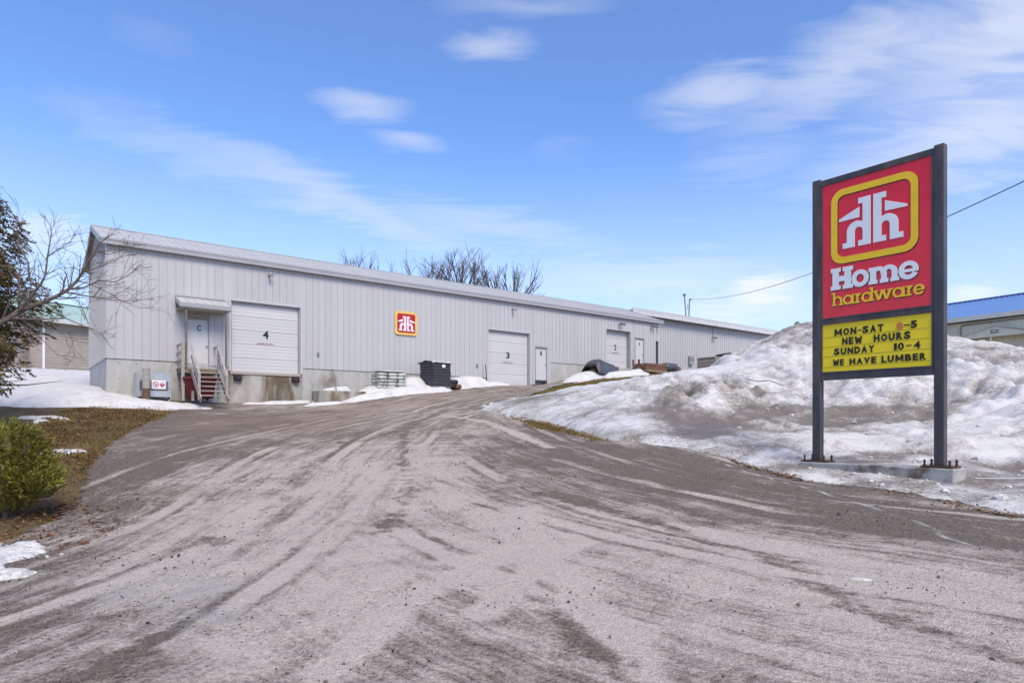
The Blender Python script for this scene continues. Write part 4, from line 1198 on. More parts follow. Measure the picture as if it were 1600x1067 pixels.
MB().box(-.92, 15, 4.4, 4.6, rz_ + .101, rz_ + .17).build('ridge_cap', mat('dark_green_ridge', (.05, .16, .13), .5), gb)
MB().box(-.92, 15.02, -.66, -.601, hw_ - .12, hw_ + .14).build('fascia', mat('white_fascia', (.74, .74, .73)), gb)
MB().box(.55, .68, -.09, -.012, -.2, hw_ - .1).build('downpipe', M_SIGNW, gb)
MB().box(-.75, -.32, -.1, .1, -.6, hw_ * .78).build('corner_post', M_WOODB, gb)

gt = thing('tube_gate', 'dark metal tube gate in the snow beside the beige building', 'gate', at(38, 570, 40), math.radians(8))
for z in (.05, .30, .62, .92, 1.10): MB().tube([(-1.9 if z > .5 else -.15, 0, z), (.35 if z < .95 else -.1, 0, z)], .028, 6).build('rail', M_GREYM, gt)
for x in (-1.9, -.15, .35): MB().tube([(x, 0, -.4), (x, 0, 1.1 if x < .3 else .7)], .03, 6).build('upright', M_GREYM, gt)

p0 = Vector(at(1478, 500, 40)); p1 = Vector(at(1640, 485.3, 35.5))
bb = thing('blue_roof_building', 'cream metal building with bright blue ribbed roof behind the snow bank', 'building', (p0.x, p0.y, 0), math.atan2(p1.y - p0.y, p1.x - p0.x))
ze = p0.z; BL = 26.0; zr2 = ze + 1.75
M_CREAM = mat('cream_siding', (.72, .68, .53), .6, .05, 1.5); M_BLUE = mat('blue_roof_steel', (.12, .23, .47), .42, .08, 1.5, .5)
MB().box(-9, BL, .5, 11, 0, ze - .25).build('wall', M_CREAM, bb)
rb = MB(); k = -8.9
while k < BL: rb.box(k, k + .04, .475, .499, 2, ze - .26); k += .30
rb.build('siding_rib', M_CREAM, bb)['kind'] = 'stuff'
for i in range(116):
    a = -9.3 + i * .305
    m = _pm.get('blue')
    if m is None:
        q = MB(); q.hexa([(0, 0, 0), (.303, 0, 0), (.303, 5.2, 1.75), (0, 5.2, 1.75), (0, 0, .03), (.303, 0, .03), (.303, 5.2, 1.78), (0, 5.2, 1.78)])
        q.hexa([(0, 0, .031), (.05, 0, .031), (.05, 5.2, 1.781), (0, 5.2, 1.781), (.012, 0, .07), (.038, 0, .07), (.038, 5.2, 1.82), (.012, 5.2, 1.82)])
        m = q.mesh('roof_panel'); m.materials.append(M_BLUE); _pm['blue'] = m
    link('roof_panel', m, parent=bb, loc=(a, 0, ze))
MB().hexa([(-9.3, 5.21, ze + 1.75), (BL, 5.21, ze + 1.75), (BL, 11.5, ze), (-9.3, 11.5, ze), (-9.3, 5.21, ze + 1.79), (BL, 5.21, ze + 1.79), (BL, 11.5, ze + .04), (-9.3, 11.5, ze + .04)]).build('rear_roof', M_BLUE, bb)
MB().box(-9.32, BL + .1, 5.05, 5.35, ze + 1.80, ze + 1.86).build('ridge_cap', M_BLUE, bb)
MB().box(-9.32, BL + .1, -.04, -.002, ze - .22, ze + .05).build('fascia', mat('cream_white_fascia', (.62, .61, .57), .5), bb)
MB().box(-9.3, BL, .0, .499, ze - .22, ze - .19).build('soffit', M_SOFFIT, bb)
MB().tube([(.62, .42, 2.2), (.62, .42, ze - .62), (.68, .42, ze - .47), (.82, .42, ze - .40), (12, .42, ze - .34)], .035, 7).build('conduit', M_GREYM, bb)
pg = bpy.data.objects.new('porch', None); COL.objects.link(pg); pg.parent = bb; pg.location = (2.7, .30, ze - .91); pg.scale = (.42, .42, .42)
MB().prism([(-4.4, -1.0), (5.0, -1.0), (5.0, -.9), (.0, .42), (-4.4, -.62)], -1.2, .45).build('porch_gable', M_CREAM, pg)
m = MB(); m.hexa([(-4.8, -1.4, -.74), (0, -1.4, .46), (0, .46, .46), (-4.8, .46, -.74), (-4.8, -1.4, -.66), (0, -1.4, .54), (0, .46, .54), (-4.8, .46, -.66)]); m.hexa([(.001, -1.4, .46), (5.3, -1.4, -.86), (5.3, .46, -.86), (.001, .46, .46), (.001, -1.4, .54), (5.3, -1.4, -.78), (5.3, .46, -.78), (.001, .46, .54)]); m.build('porch_roof', MATS['cream_white_fascia'], pg)
bevel(MB().box(-.45, .45, -1.32, -1.201, -.50, -.05).build('porch_lamp', M_GREYM, pg), .08, 2)
bevel(MB().box(-.28, .28, -1.36, -1.321, -.38, -.18).build('lamp_lens', mat('lamp_lens', (.5, .5, .46), .3), pg), .05, 2)
for x in (-.6, 4.6): MB().box(x, x + .14, -1.1, -.96, -4, -1.001).build('porch_post', M_SIGNW, pg)

# ------------------------------------------------------------------ snow
def snow_material(name, dirt_amt, base=(.665, .645, .625), lo=.45, hi=.75):
    m = bpy.data.materials.new(name); m.use_nodes = True
    t = NT(m.node_tree); t.n.clear()
    co = t.add('ShaderNodeTexCoord').outputs['Object']
    big = t.noise(co, .45, 4, .62, .4); med = t.noise(co, 2.2, 5, .70, .6); fine = t.noise(co, 15, 4, .75); grit = t.noise(co, 48, 2, .8)
    d = t.attr('dirt')
    g = t.m('ADD', t.m('MULTIPLY', t.m('SUBTRACT', big, .5), 1.3), t.m('ADD', t.m('MULTIPLY', t.m('SUBTRACT', med, .5), 1.7), t.m('MULTIPLY', t.m('SUBTRACT', fine, .5), 2.0)))
    s = t.m('ADD', t.m('ADD', d, dirt_amt), g)
    white = t.mix(t.ss(med, .35, .7), base, tuple(c * .86 for c in base))
    c = t.mix(t.ss(s, .10, .85), white, (.42, .39, .355))
    c = t.mix(t.m('MULTIPLY', t.ss(s, .62, 1.25), .85), c, (.19, .160, .132))
    c = t.mix(t.m('MULTIPLY', t.ss(t.m('ADD', grit, t.m('MULTIPLY', s, .12)), .62, .75), .75), c, (.11, .09, .075))
    p = t.add('ShaderNodeBsdfPrincipled', ins={'Base Color': c, 'Roughness': .75, 'Specular IOR Level': .3})
    b = t.add('ShaderNodeBump', ins={'Strength': .7, 'Distance': .06, 'Height': t.m('ADD', t.m('MULTIPLY', med, 1.2), t.m('ADD', t.m('MULTIPLY', fine, .5), t.m('MULTIPLY', grit, .15)))})
    t.l.new(b.outputs[0], p.inputs['Normal']); t.l.new(p.outputs[0], t.add('ShaderNodeOutputMaterial').inputs[0])
    return m


M_SNOWB = snow_material('ploughed_snow', .32); M_SNOW = snow_material('clean_snow', .0); M_ICE = snow_material('dirty_ice', .1)

pts = []
def sp(px, py, d, lift=0.0): pts.append((*at(px, py, d)[:2], at(px, py, d)[2] + lift))
# silhouette from the tip up to the peak and down to the right
for a in [(800, 628, 24.6), (830, 621, 24.8), (870, 611, 25), (960, 598, 25), (1050, 586, 25.5), (1130, 570, 26), (1165, 553, 26.5), (1200, 533, 27), (1232, 512, 27.6), (1262, 502, 28), (1300, 499, 28), (1360, 504, 27.5),
          (1420, 512, 26), (1480, 527, 24), (1540, 539, 22), (1600, 551, 20.5), (1680, 566, 19.5)]: sp(*a)
# front face, lower hump and basin behind it
for a in [(900, 625, 21.5), (880, 650, 20), (960, 615, 21), (960, 650, 18), (1000, 660, 16.6), (1060, 601, 19.5), (1060, 640, 17.2), (1060, 675, 15.6), (1110, 600, 20), (1120, 640, 17), (1130, 680, 14.8), (1180, 612, 19.5), (1180, 660, 15.8), (1180, 690, 14.1),
          (1240, 645, 17), (1240, 600, 20.5), (1230, 560, 23.5), (1240, 690, 14), (1300, 690, 13.6), (1350, 700, 13.4), (1350, 668, 15.2), (1350, 632, 17.3), (1350, 600, 19.5), (1350, 560, 22.5), (1290, 540, 25),
          (1420, 640, 16.4), (1420, 590, 19), (1420, 545, 22.5), (1420, 700, 12.9), (1500, 700, 12.3), (1500, 650, 15.2), (1500, 600, 18), (1550, 715, 11.8), (1560, 650, 14.6), (1560, 590, 17.6), (1640, 640, 13.8), (1640, 590, 16.5), (1640, 720, 11.2)]: sp(*a)
pts_t = [(x, y, z - gz(x, y)) for x, y, z in pts]
# outside and along the foot the snow thins out to nothing
foot = [(772, 645), (800, 648), (830, 655), (900, 672), (960, 688), (1060, 699), (1120, 713), (1180, 728), (1250, 743), (1330, 752), (1400, 762), (1500, 778), (1600, 797)]
for px, py in foot: x, y = on_ground(px, py); pts_t.append((x, y, .0))
for px, py in [(740, 650), (800, 660), (900, 685), (1060, 716), (1180, 748), (1330, 772), (1500, 800), (1600, 822)]: x, y = on_ground(px, py); pts_t.append((x, y, -.22))
for px, py, t in [(1270, 728, .10), (1350, 735, .14), (1420, 740, .13), (1500, 760, .07), (1560, 755, .10), (1600, 770, .06), (1200, 715, .12), (1140, 702, .15), (1300, 715, .16)]: x, y = on_ground(px, py); pts_t.append((x, y, t))
for x, y, t in [(0, 29, -.3), (3, 31, -.3), (6, 32, -.3), (9, 33, -.4), (12.5, 34, .2), (16, 34, 0), (20, 31, .2), (14, 38, -.8), (9, 37, -.7), (22, 35, -.5), (20, 24, 1.6), (22, 18, .8), (26, 22, .2), (25, 12, -.2), (15, 7, -.3), (18, 13, .4), (11.5, 8.2, -.02), (13, 10.5, .2), (30, 30, -.5), (2.0, 27, -.05), (5.5, 28.3, .1), (-2.0, 27, -.3)]: pts_t.append((x, y, t))
pts_t = np.array(pts_t)
snowT = TPS(pts_t[:, :2], pts_t[:, 2], .03)
xs = np.concatenate([np.arange(-3, 15, .085), np.arange(15, 28, .25)]); ys = np.concatenate([np.arange(6.2, 19, .085), np.arange(19, 37, .13)])
X, Y = np.meshgrid(xs, ys)
T = snowT(X, Y); amp = np.clip(T / 1.0, .12, 1)
bil = lambda sc, ox: np.abs(vnoise(X * sc + ox, Y * sc + 2 * ox) - .5) * 2
wx = X + .35 * fbm(X, Y, 1.2, 3); wy = Y + .35 * fbm(X + 20, Y, 1.2, 3)
bil2 = lambda sc, ox: np.abs(vnoise(wx * sc + ox, wy * sc + 2 * ox) - .5) * 2
lump = fbm(X, Y, .55, 3) * .40 + (bil2(.9, 3) - .45) * .34 + (bil2(2.1, 7) - .45) * .24 + (bil2(4.3, 11) - .45) * .12 + fbm(X, Y + 5, 5, 3, .65) * .14
ridge = np.abs(fbm(X + 3, Y + 7, 1.0, 4, .6)) * -.45
T = T + amp * (lump * 1.25 + ridge + .10) * np.clip(.45 + T * .35, .28, .95) * (1 - .62 * np.clip((T - 1.1) / 1.4, 0, 1)) * (1 - .75 * np.clip((Y - 20.5) / 3, 0, 1) * np.clip((11 - X) / 3, 0, 1))
steep = np.clip((6.5 - X) / 3, 0, 1) * np.clip((Y - 13) / 2, 0, 1)
T = np.where((T > 0) & (T < .55), T * (1 - steep) + steep * .55 * (np.clip(T, 1e-4, 1) / .55) ** .55, T)
T = T - .10 * (np.clip(.12 - np.abs(T), 0, .12) / .12) * (fbm(X, Y, 2.5, 4) + .2)
dirt = np.zeros_like(X)


def dspot(px, py, d, rx, ry, amt, ang=0.0):
    cx, cy, _ = at(px, py, d); c, s = math.cos(ang), math.sin(ang)
    a = ((X - cx) * c + (Y - cy) * s) / rx; b = (-(X - cx) * s + (Y - cy) * c) / ry
    dirt[:] += amt * np.exp(-(a * a + b * b))


for a in [(1075, 610, 19.3, 1.0, .8, .9), (1070, 650, 17, .55, 1.4, 1.0), (1100, 680, 15.4, .9, .8, .9), (1040, 640, 17.5, .8, 1.0, .6), (1180, 650, 16.6, 1.5, 1.3, .75), (1230, 640, 17.3, 1.4, 1.0, .75), (1350, 645, 16.6, 2.0, .85, 1.0),
          (1300, 650, 16.4, 1.3, .7, .8), (1440, 655, 15.7, 1.2, .6, .7), (1150, 608, 19.6, 1.6, .6, .7), (860, 628, 23, 1.2, 1.2, .65), (820, 640, 23.5, .8, .8, .5), (930, 640, 19.5, 1.2, 1.5, .25),
          (1300, 735, 12, 1.4, .35, .75), (1450, 750, 10.5, 1.6, .45, .75), (1560, 770, 9.5, 1.3, .5, .65), (1560, 735, 11, 1.4, .5, .4), (1180, 700, 13.8, 1.2, .6, .55), (1280, 520, 27.5, 3, 2, .45), (1540, 560, 20.5, 1.6, 1.4, .55), (1250, 560, 24, 1.5, 1.5, .2),
          (1500, 735, 11.4, 1.4, .4, .45), (1060, 695, 14.8, 3, .35, .4), (1350, 720, 12.6, 1.6, .35, .45), (1560, 690, 13, 1.4, .3, .35)]: dspot(*a)
for a in [(1120, 640, 17.1, .55, .8, -.7), (940, 600, 24, 2.5, 1.4, -.5), (1190, 640, 17, .3, .4, -.3), (1350, 690, 13.8, 2, .8, -.35), (1200, 560, 24, 2, 1.6, -.4), (1350, 580, 21.5, 3, 1.8, -.35), (1500, 640, 15.8, 1.2, 1.2, -.3), (1000, 625, 20, 1.5, 1.2, -.35)]: dspot(*a)
dirt = np.clip(dirt, -.7, .85) + .45 * (.45 - bil2(2.1, 7)) + .35 * (.45 - bil2(.9, 3)) + .9 * fbm(X + 2, Y * 1.6, .8, 4, .6)  # also darker in the hollows between lumps
Z = G(X, Y) + T
keep = (T > -.16); keep = keep[:-1, :-1] & keep[1:, :-1] & keep[:-1, 1:] & keep[1:, 1:]
sb = link('snow_bank', grid_mesh('snow_bank', X, Y, Z, keep, {'dirt': dirt}), M_SNOWB)
Zbank = Z
tag(sb, 'huge grey ploughed snow bank rising behind the roadside sign', 'snow bank')


# loose frozen chunks on the face and along the foot of the bank
ck = MB(); rc = random.Random(31)
for i in range(2600):
    iy = int(rc.random() ** 1.6 * (len(ys) - 2)); ix = rc.randrange(len(xs) - 1); x = xs[ix]; y = ys[iy]; tt = T[iy, ix]
    if not (-.02 < tt < .9) or (tt > .12 and rc.random() < .75) or x > 12: continue
    r = min(.085, .012 + rc.expovariate(1 / .018))
    ck.rock((x, y, Z[iy, ix] + r * .3), r, (1.2, 1, .75), jit=.4, seed=i)
o = ck.build('snow_chunk', M_SNOWB, sb); o['kind'] = 'stuff'


def snow_h(x, y):
    return gz(x, y) + float(snowT(np.array([x]), np.array([y]))[0])


def snow_patch(label, blobs, step=.1, mt=None, wob=.5, dirt_v=0.0, name='snow_patch', rag=1.0):
    """blobs: (x, y, rx, ry, angle, height); the union is a lumpy sheet that thins out raggedly"""
    x0 = min(b[0] - max(b[2:4]) * 1.5 for b in blobs); x1 = max(b[0] + max(b[2:4]) * 1.5 for b in blobs)
    y0 = min(b[1] - max(b[2:4]) * 1.5 for b in blobs); y1 = max(b[1] + max(b[2:4]) * 1.5 for b in blobs)
    X, Y = np.meshgrid(np.arange(x0, x1, step), np.arange(y0, y1, step)); T = np.full(X.shape, -.3)
    for x, y, rx, ry, an, h in blobs:
        c, s = math.cos(an), math.sin(an)
        a = ((X - x) * c + (Y - y) * s) / rx; b = (-(X - x) * s + (Y - y) * c) / ry
        r = np.sqrt(a * a + b * b) + wob * fbm(X * rag + 3, Y * rag, 1.0 / max(.35, min(rx, ry)), 4)
        q = np.clip(1 - r, -.5, 1); T = np.maximum(T, np.where(q > 0, h * np.clip(q * 2.0, 0, 1) ** .7 * (.8 + .2 * np.clip(q, 0, 1)), q * max(h, .25)))
    T = T + np.where(T > .02, .05, .02) * fbm(X, Y, 4, 4)
    k = T > -.16; k = k[:-1, :-1] & k[1:, :-1] & k[:-1, 1:] & k[1:, 1:]
    o = link(name, grid_mesh(name, X, Y, G(X, Y) + T + .01, k, {'dirt': np.full(X.shape, dirt_v)}), mt or M_SNOW)
    return tag(o, label, 'snow', 'snow patches left round the yard')


def WB(u, w, ru, rw_, h, da=0.0): p = wl(u, w); return (p.x, p.y, ru, rw_, TH + da, h)


snow_patch('strip of snow before the gas cabinet and timber post', [WB(.6, -2.0, 2.6, .65, .18), WB(2.0, -1.8, 1.2, .45, .12), WB(-1.2, -1.5, 1.6, 1.0, .24)], .07)
snow_patch('broad smooth snow field left of the warehouse gable', [WB(-2.6, .6, 2.9, 1.7, .22), WB(-2.5, 3.2, 3.0, 3, .22), WB(-6.5, 2.0, 3.8, 3, .34), WB(-7, 9, 9, 8, .30), WB(-4, 14, 9, 8, .35), WB(-14, 12, 10, 9, .35), WB(-6, -1.0, 2.8, 1.2, .30), WB(-10, 1, 3.8, 3, .35)], .14)
snow_patch('snow drift along the foundation round the pale pallet of bags', [WB(10.9, -1.2, 1.5, .9, .42), WB(12.0, -1.9, 2.2, .7, .30), WB(12.9, -1.2, 1.1, .8, .62, .3), WB(10.2, -2.0, 1.5, .45, .24), WB(13.4, -2.3, 1.3, .4, .22)], .07)
snow_patch('thin crust of snow on the stained concrete block', [(*tuple(wl(9.0, -1.05))[:2], 1.15, .30, TH, .70)], .05, wob=.25)
snow_patch('snow drift between the black tray stack and door 3', [WB(16.4, -.9, 1.5, .7, .55), WB(18.1, -.8, 1.3, .35, .2), WB(15.6, -1.0, .8, .5, .45)], .07)
snow_patch('low strip of snow at the foot of the loading dock wall', [WB(6.8, -.45, 1.6, .28, .12), WB(8.0, -2.2, .9, .28, .14), WB(5.5, -.4, .5, .2, .08)], .05)
snow_patch('snow drift below the tarped stock heap before door 2', [WB(25.0, -1.5, 2.0, .9, .40), WB(27.2, -2.3, 2.2, .5, .34), WB(28.9, -1.8, 1.4, .5, .32)], .1)
bl = []
for px, py, rx, ry, an in [(-8, 862, .34, .26, .0), (14, 876, .24, .26, -.2), (0, 900, .34, .12, .3), (22, 900, .14, .16, 0)]:
    x, y = on_ground(px, py); bl.append((x, y, rx, ry, an, .05))
snow_patch('ragged melting snow remnant at the lower left beside the bush', bl, .014, M_ICE, 2.8, .22, rag=1.7)
x, y = on_ground(98, 706); snow_patch('thin sliver of snow in the grass behind the bush', [(x, y, .45, .16, .5, .05)], .05, M_ICE, .9, .1)
x, y = on_ground(70, 652); snow_patch('small snow sliver on dark soil left of the grass verge', [(x, y, .6, .16, .3, .05), (x + .5, y - .8, .2, .14, .3, .04)], .04, M_ICE, .9, .1)
x, y = on_ground(1342, 908); snow_patch('small pale ice fleck on the drive', [(x, y, .10, .04, -.3, .008)], .01, M_ICE, .8, .1)

# ------------------------------------------------------------------ vegetation
def leaf_mat(name, c0, c1, c2):
    m = bpy.data.materials.new(name); m.use_nodes = True
    t = NT(m.node_tree); t.n.clear()
    ri = t.add('ShaderNodeNewGeometry').outputs['Random Per Island']; co = t.add('ShaderNodeTexCoord').outputs['Object']
    c = t.mix(t.ss(ri, .2, .8), c0, c1); c = t.mix(t.ss(t.noise(co, 2.4, 4, .6), .48, .68), c, c2)
    p = t.add('ShaderNodeBsdfPrincipled', ins={'Base Color': c, 'Roughness': .7, 'Specular IOR Level': .25})
    tr = t.add('ShaderNodeBsdfTranslucent', ins={'Color': c}); mx = t.add('ShaderNodeMixShader', ins={0: .22, 1: p.outputs[0], 2: tr.outputs[0]})
    t.l.new(mx.outputs[0], t.add('ShaderNodeOutputMaterial').inputs[0])
    return m


def sprays(n, centre, radii, size, per, shape, seed, droop=-.1, surf=.5, gaps=0.0, gs=1.2, thin=.13):
    """flat fan-shaped sprays of scale leaves over a crown: (n*per, 4, 3) diamonds"""
    r = np.random.default_rng(seed)
    d = r.normal(size=(n * 3, 3)); d /= np.linalg.norm(d, axis=1)[:, None]
    rad = surf + (1 - surf) * r.random(n * 3) ** .6
    P = d * rad[:, None]
    P = shape(P, r)
    if gaps: P = P[(fbm(P[:, 0] * 3 + 5, P[:, 2] * 3 + P[:, 1] * 2, gs, 2) > gaps - .5)]
    P = P[:n]; n = len(P)
    nrm = lambda a: a / (np.linalg.norm(a, axis=-1, keepdims=True) + 1e-9)
    c = np.array(centre) + P * np.array(radii)
    o = nrm(np.stack([P[:, 0], P[:, 1], droop + .35 * r.normal(size=n)], -1))
    s = nrm(nrm(np.cross(o, [0, 0, 1.])) + r.normal(size=(n, 3)) * .45)
    L = size * r.uniform(.7, 1.35, n)
    rep = lambda a: np.repeat(a, per, axis=0)
    c, o, s, L = rep(c), rep(o), rep(s), rep(L); m = n * per
    k = r.uniform(-.6, .6, m)                                       # along the spray's midrib; side shoots splay out both ways
    t = np.sign(r.uniform(-1, 1, m)) * r.uniform(.25, .95, m) * (1 - .25 * k)
    base = c + o * (L * k)[:, None]; e = nrm(o * np.cos(t)[:, None] + s * np.sin(t)[:, None] + r.normal(size=(m, 3)) * .12)
    w = nrm(np.cross(e, np.cross(o, s) + r.normal(size=(m, 3)) * .5))
    l = (L * r.uniform(.22, .5, m) * (1.05 - .5 * np.abs(k)))[:, None]; b = l * r.uniform(thin * .7, thin * 1.3, m)[:, None]
    return np.stack([base, base + e * l * .45 + w * b, base + e * l, base + e * l * .45 - w * b], 1)


# foreground cedar bush
bush_at = (-6.95, 8.9); bz = gz(*bush_at)
cbu = thing('cedar_bush', 'yellow-green cedar bush at the near left edge of the drive', 'bush', (bush_at[0], bush_at[1], bz), 0)
def bshape(P, r):
    P = P.copy(); P[:, 2] = P[:, 2] * .5 + .5
    k = 1.05 - .45 * P[:, 2] ** 1.5; P[:, 0] *= k; P[:, 1] *= k
    return P
V = np.concatenate([sprays(1500, (0, 0, .05), (.70, .70, 1.24), .13, 34, bshape, 3, .55, .60, .38, 1.7), sprays(170, (.50, -.15, .35), (.36, .35, .35), .14, 34, bshape, 5, .6, .4)])
link('foliage', soup('foliage', V, 4), leaf_mat('cedar_leaf', (.100, .108, .020), (.42, .38, .070), (.22, .175, .045)), cbu)
m = MB(); r_ = random.Random(2)
for i in range(26):
    a = r_.uniform(0, 6.28); l = r_.uniform(.5, .85); h = r_.uniform(.2, 1.15)
    m.tube([(0, 0, h * .2), (math.cos(a) * l * .5, math.sin(a) * l * .5, h * .8), (math.cos(a) * l, math.sin(a) * l, h)], [.018, .010, .004], 5)
m.tube([(0, 0, -.1), (0, 0, .6), (.02, 0, 1.1)], [.04, .03, .01], 7)
m.build('stem', M_BARK, cbu)

# dark cedars at the left
M_CED = leaf_mat('dark_cedar_leaf', (.060, .048, .018), (.190, .140, .045), (.13, .080, .035))
M_CED2 = leaf_mat('olive_cedar_leaf', (.085, .070, .014), (.24, .18, .035), (.12, .085, .025))  # lighter yellow-olive foliage of the second cedar


def cedar(label, base, H, R, n, size, mt, seed, per=16, gap=.40):
    o = thing('cedar_tree', label, 'tree', base, 0, 'cedars at the left edge')
    def shp(P, r):
        P = P.copy(); P[:, 2] = P[:, 2] * .5 + .5
        k = (1.08 - P[:, 2]) ** .55 * (.8 + .3 * np.sin(P[:, 2] * 17 + np.arctan2(P[:, 1], P[:, 0]) * 2)); P[:, 0] *= k; P[:, 1] *= k
        return P
    V = sprays(n, (0, 0, H * .10), (R, R, H * .9), size, per, shp, seed, -.2, .35, gap, 1.6, .16)
    link('crown', soup('crown', V, 4), mt, o)
    m = MB(); m.tube([(0, 0, -.3), (.05, 0, H * .5), (0, 0, H * .95)], [.16, .10, .02], 8); r_ = random.Random(seed)
    for i in range(34):
        a = r_.uniform(0, 6.28); z = r_.uniform(.1, .9) * H; l = R * (1.05 - z / H) ** .6 * r_.uniform(.6, 1)
        m.tube([(0, 0, z), (math.cos(a) * l * .6, math.sin(a) * l * .6, z + .05), (math.cos(a) * l, math.sin(a) * l, z + .2)], [.03, .018, .006], 5)
    m.build('trunk', M_BARK, o)
    return o


bx0, by0, _ = at(-48, 620, 18.0)
cedar('tall dark brown-green cedar at the left edge behind bare branches', (bx0, by0, gz(bx0, by0)), 7.3, 2.45, 5600, .20, M_CED, 11, 26, .22)
bx1, by1, _ = at(-62, 640, 13.5)
cedar('lighter yellow-olive cedar cut by the left frame edge', (bx1, by1, gz(bx1, by1)), 3.3, .82, 800, .16, M_CED2, 12, 26, .3)


def grow(m, p, d, L, r, lev, rr, up=.15, spread=.55, n=5, kids=(3, 5), curl=.25, minr=.004):
    pts = [Vector(p)]; rad = [r]; d = Vector(d).normalized(); k = 4
    for i in range(k):
        d = (d + Vector((rr.gauss(0, curl), rr.gauss(0, curl), rr.gauss(0, curl) + up)) * .35).normalized()
        pts.append(pts[-1] + d * L / k); rad.append(max(minr, r * (1 - .62 * (i + 1) / k)))
    m.tube(pts, rad, n if lev > 1 else 4 if lev else 3, cap=False)
    if lev <= 0: return
    for j in range(rr.randint(*kids)):
        t = rr.uniform(.3, 1.0) * (k - 1); i = int(t); q = pts[i].lerp(pts[i + 1], t - i)
        a = Vector((rr.gauss(0, 1), rr.gauss(0, 1), rr.gauss(0, .8))); a = (a - d * a.dot(d)).normalized()
        grow(m, q, d * (1 - spread) + a * spread + Vector((0, 0, up * .5)), L * rr.uniform(.5, .78), max(minr, rad[i] * .62), lev - 1, rr, up, spread, n, kids, curl, minr)


# near bare tree: trunk just outside the frame, its boughs reach across the gable
d0 = 15.0
bt = thing('bare_tree', 'leafless tree reaching long branches across the warehouse gable from the left', 'tree', (0, 0, 0), 0)
tx, ty, _ = at(-75, 640, d0); bt.location = (tx, ty, gz(tx, ty)); off = Vector(bt.location)
def bp(px, py, d=d0): return Vector(at(px, py, d)) - off
m = MB(); m.tube([(0, 0, -.2), (.1, 0, .6), bp(-45, 545), bp(-5, 508)], [.15, .13, .115, .09], 9); m.build('trunk', M_BARK, bt)
limbs = [([(-8, 510), (16, 496), (32, 486), (56, 477), (73, 470), (90, 462), (106, 453), (121, 438), (129, 425), (138, 408), (150, 392), (158, 378), (176, 366)], .062, 2),
         ([(10, 500), (32, 482), (50, 461), (65, 442), (71, 429), (74, 403), (77, 384), (81, 364), (79, 352)], .040, 2),
         ([(20, 497), (40, 499), (65, 499), (103, 497), (132, 510), (150, 517), (166, 529)], .026, 1),
         ([(100, 456), (126, 461), (150, 465), (180, 469), (210, 470), (237, 467)], .020, 1),
         ([(106, 452), (132, 449), (156, 438), (180, 441), (204, 428), (217, 415)], .022, 1),
         ([(120, 439), (140, 444), (165, 455), (190, 470), (215, 481), (240, 480)], .013, 1),
         ([(46, 440), (44, 410), (30, 385), (28, 362), (38, 342)], .022, 1), ([(28, 470), (30, 440), (32, 415), (27, 395)], .026, 1),
         ([(130, 424), (150, 420), (175, 408), (195, 400), (212, 398)], .014, 1), ([(138, 505), (128, 480), (122, 470), (132, 500), (140, 470)], .010, 1),
         ([(60, 505), (85, 515), (112, 530), (118, 560)], .012, 1), ([(30, 505), (60, 525), (90, 555), (130, 560)], .014, 1), ([(74, 402), (88, 392), (100, 385), (112, 378)], .010, 1),
         ([(71, 430), (95, 418), (115, 418), (128, 425)], .009, 0), ([(150, 392), (170, 398), (190, 392), (205, 385)], .010, 1)]
rr = random.Random(5)
for q, (pl, r, lev) in enumerate(limbs):
    dz = rr.uniform(-.3, .3) * (q > 1)
    P3 = [bp(x, y, d0 + dz * min(1, i / 3) * (1 + i * .1)) for i, (x, y) in enumerate(pl)]
    n_ = len(P3); m = MB(); R_ = [max(.005, r * (1 - .86 * i / (n_ - 1))) for i in range(n_)]
    m.tube(P3, R_, 6, cap=False)
    for i in range(1, n_):
        for j in range(rr.randint(2, 4)):
            t = rr.random(); p = P3[i - 1].lerp(P3[i], t); d = (P3[i] - P3[i - 1]).normalized()
            a = Vector((rr.gauss(0, .8), rr.gauss(0, 1), rr.gauss(.1, .8))); dd = d * .75 + a * .5
            grow(m, p, dd, rr.uniform(.28, .70), max(.004, R_[i] * .45), 1, rr, .03, .5, 4, (1, 3), .28, .0035)
    m.build('branch', M_BARK, bt)

